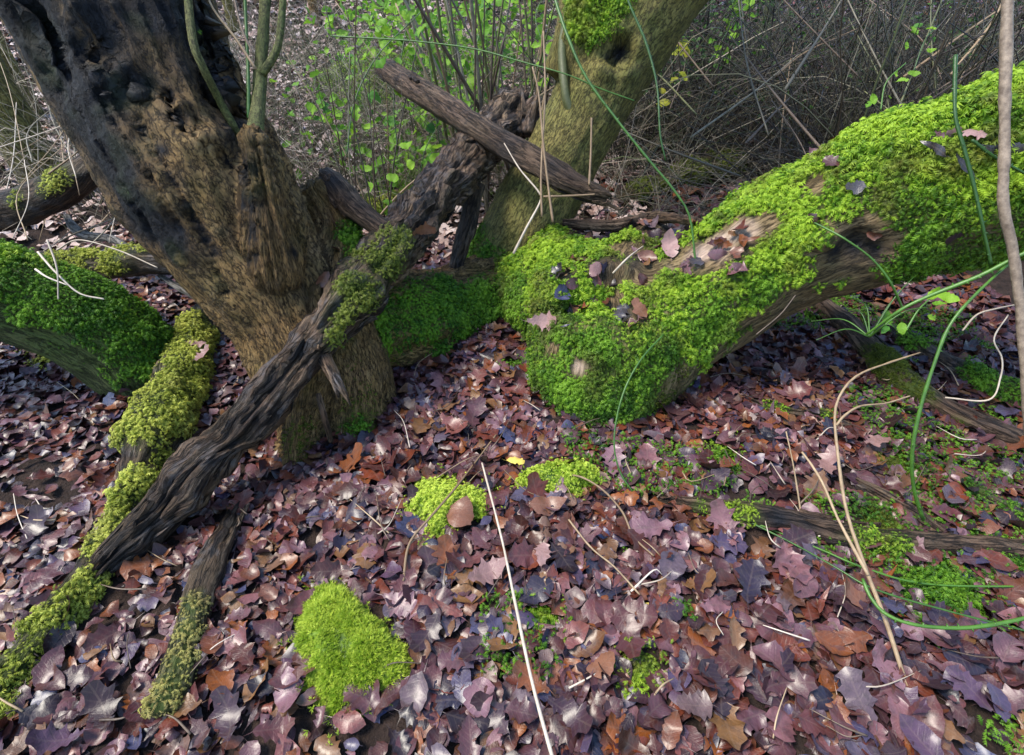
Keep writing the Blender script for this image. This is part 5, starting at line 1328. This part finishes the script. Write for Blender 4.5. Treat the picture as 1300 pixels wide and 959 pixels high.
# fine twigs criss-crossing the middle background
Vs, Fs, o_ = [], [], 0
for k in range(2500):
    x = rk.uniform(-3.6, 1.5); y = rk.uniform(3.5, 8.5)
    z = float(terrain(x, y))
    p0 = np.array([x, y, z])
    d = nrm(np.array([rk.normal(0, .8), rk.normal(0, .4), rk.uniform(.2, 1.2)])) * rk.uniform(.3, 1.5)
    cane(p0, p0 + d, rk.uniform(-.05, .3), rk.choice([.0018, .0026, .004], p=[.5, .35, .15]), 8)
tag(link('understory', make_mesh('understory', np.vstack(Vs), [np.vstack(Fs)], M['understory'], {'rnd': np.repeat(rk.random(len(Vs)), 24)})), 'thin brown undergrowth stems on the slope behind the trunks', 'undergrowth', kind='stuff')
Vs, Fs, o_ = [], [], 0
for k in range(1500):
    if k % 3: x, y = rk.uniform(-1.7, .35), rk.uniform(3.5, 5.6)
    else: x, y = rk.uniform(-4.4, -2.1), rk.uniform(3.0, 5.2)
    p0 = np.array([x, y, float(terrain(x, y)) + rk.uniform(0, .2)])
    d = nrm(np.array([rk.normal(0, 1), rk.normal(0, .5), rk.uniform(.0, 1.3)])) * rk.uniform(.25, 1.3)
    cane(p0, p0 + d, rk.uniform(0, .35), rk.choice([.0014, .002, .0035], p=[.5, .35, .15]), 8)
tag(link('brushwood', make_mesh('brushwood', np.vstack(Vs), [np.vstack(Fs)], M['understory'], {'rnd': np.repeat(rk.random(len(Vs)), 24)})), 'tangle of thin pale and brown twigs between the big trunks', 'brushwood', kind='stuff')
# bigger canes one can follow by eye
for k in range(30):
    px, py = rk.uniform(860, 1260), rk.uniform(90, 240)
    d0 = rk.uniform(2.9, 3.5)
    a = rk.choice([-.9, -.6, -1.5, -2.2]) + rk.normal(0, .25); Lp = rk.uniform(120, 330)
    x1, y1 = px + Lp * math.cos(a), py + Lp * math.sin(a)
    stem('bramble', 'long bare cane standing out of the dark thicket', P4([(px, py, d0), ((px + x1) / 2 + rk.normal(0, 14), (py + y1) / 2, d0 + .05), (x1, y1, d0 + .2)], rk.uniform(.004, .010), .003), M[['stem_brown', 'stem_olive', 'stem_grey', 'stem_straw', 'stem_brown'][k % 5]], 'cane', 'canes in front of the thicket', 6, 18)

# every member of a row of look-alikes is told apart by where it stands in the row
def ordw(k):
    return '%d%s' % (k, 'th' if 10 <= k % 100 <= 20 else {1: 'st', 2: 'nd', 3: 'rd'}.get(k % 10, 'th'))
LAND = [('the left limb', 100, 420), ('the sunken mossy log', 120, 740), ('the rotten log', 290, 560), ('the big bottom moss cushion', 450, 810), ('the moss cushion under the twig', 560, 640), ('the white stalk', 650, 770),
        ('the oblong moss cushion', 705, 618), ('the mossy stump', 770, 540), ('the wet log', 1030, 665), ('the tall dry stalk', 1065, 560), ('the half mossy log', 1180, 520), ('the lower right moss carpet', 1190, 755), ('the short mossy log', 235, 830)]
bpy.context.view_layer.update()
rows = {}
for o in list(COL.objects):
    if o.parent is None and o.get('group') and o.type in ('MESH', 'EMPTY') and o['group'] != 'green brambles': rows.setdefault(o['group'], []).append(o)
for g, L in rows.items():
    def mid(o):
        if o.type == 'MESH':
            v = np.array([tuple(o.matrix_world @ o.data.vertices[k].co) for k in (0, len(o.data.vertices) // 2, len(o.data.vertices) - 1)])
            return proj(v[1])
        return proj(np.array(o.matrix_world.translation) + [0, 0, .3])
    if g == 'small twigs on the woodland floor':
        seen = {}
        for o in L:
            x, y, d = mid(o)
            nm, lx, ly = min(LAND, key=lambda q: (q[1] - x) ** 2 + (q[2] - y) ** 2)
            dx, dy = x - lx, y - ly
            side = ('right of' if dx > 0 else 'left of') if abs(dx) > abs(dy) else ('below' if dy > 0 else 'above')
            colr = {'dry_stalk': 'straw coloured', 'brown_twig': 'dark brown', 'bleached_stalk': 'bleached'}.get(o.data.materials[0].name, 'brown')
            seen.setdefault((colr, side, nm), []).append((x, o))
        for (colr, side, nm), q in seen.items():
            q.sort(key=lambda t: t[0])
            for k, (x, o) in enumerate(q):
                pre = '' if len(q) == 1 else ('leftmost ' if k == 0 else 'rightmost ' if k == len(q) - 1 else ordw(k + 1) + ' from left ')
                o['label'] = pre + colr + ' twig on leaves ' + side + ' ' + nm
    else:
        L.sort(key=lambda o: mid(o)[0])
        for k, o in enumerate(L):
            o['label'] = o['label'] + ', ' + ('leftmost' if k == 0 else 'rightmost' if k == len(L) - 1 else ordw(k + 1) + ' from left')
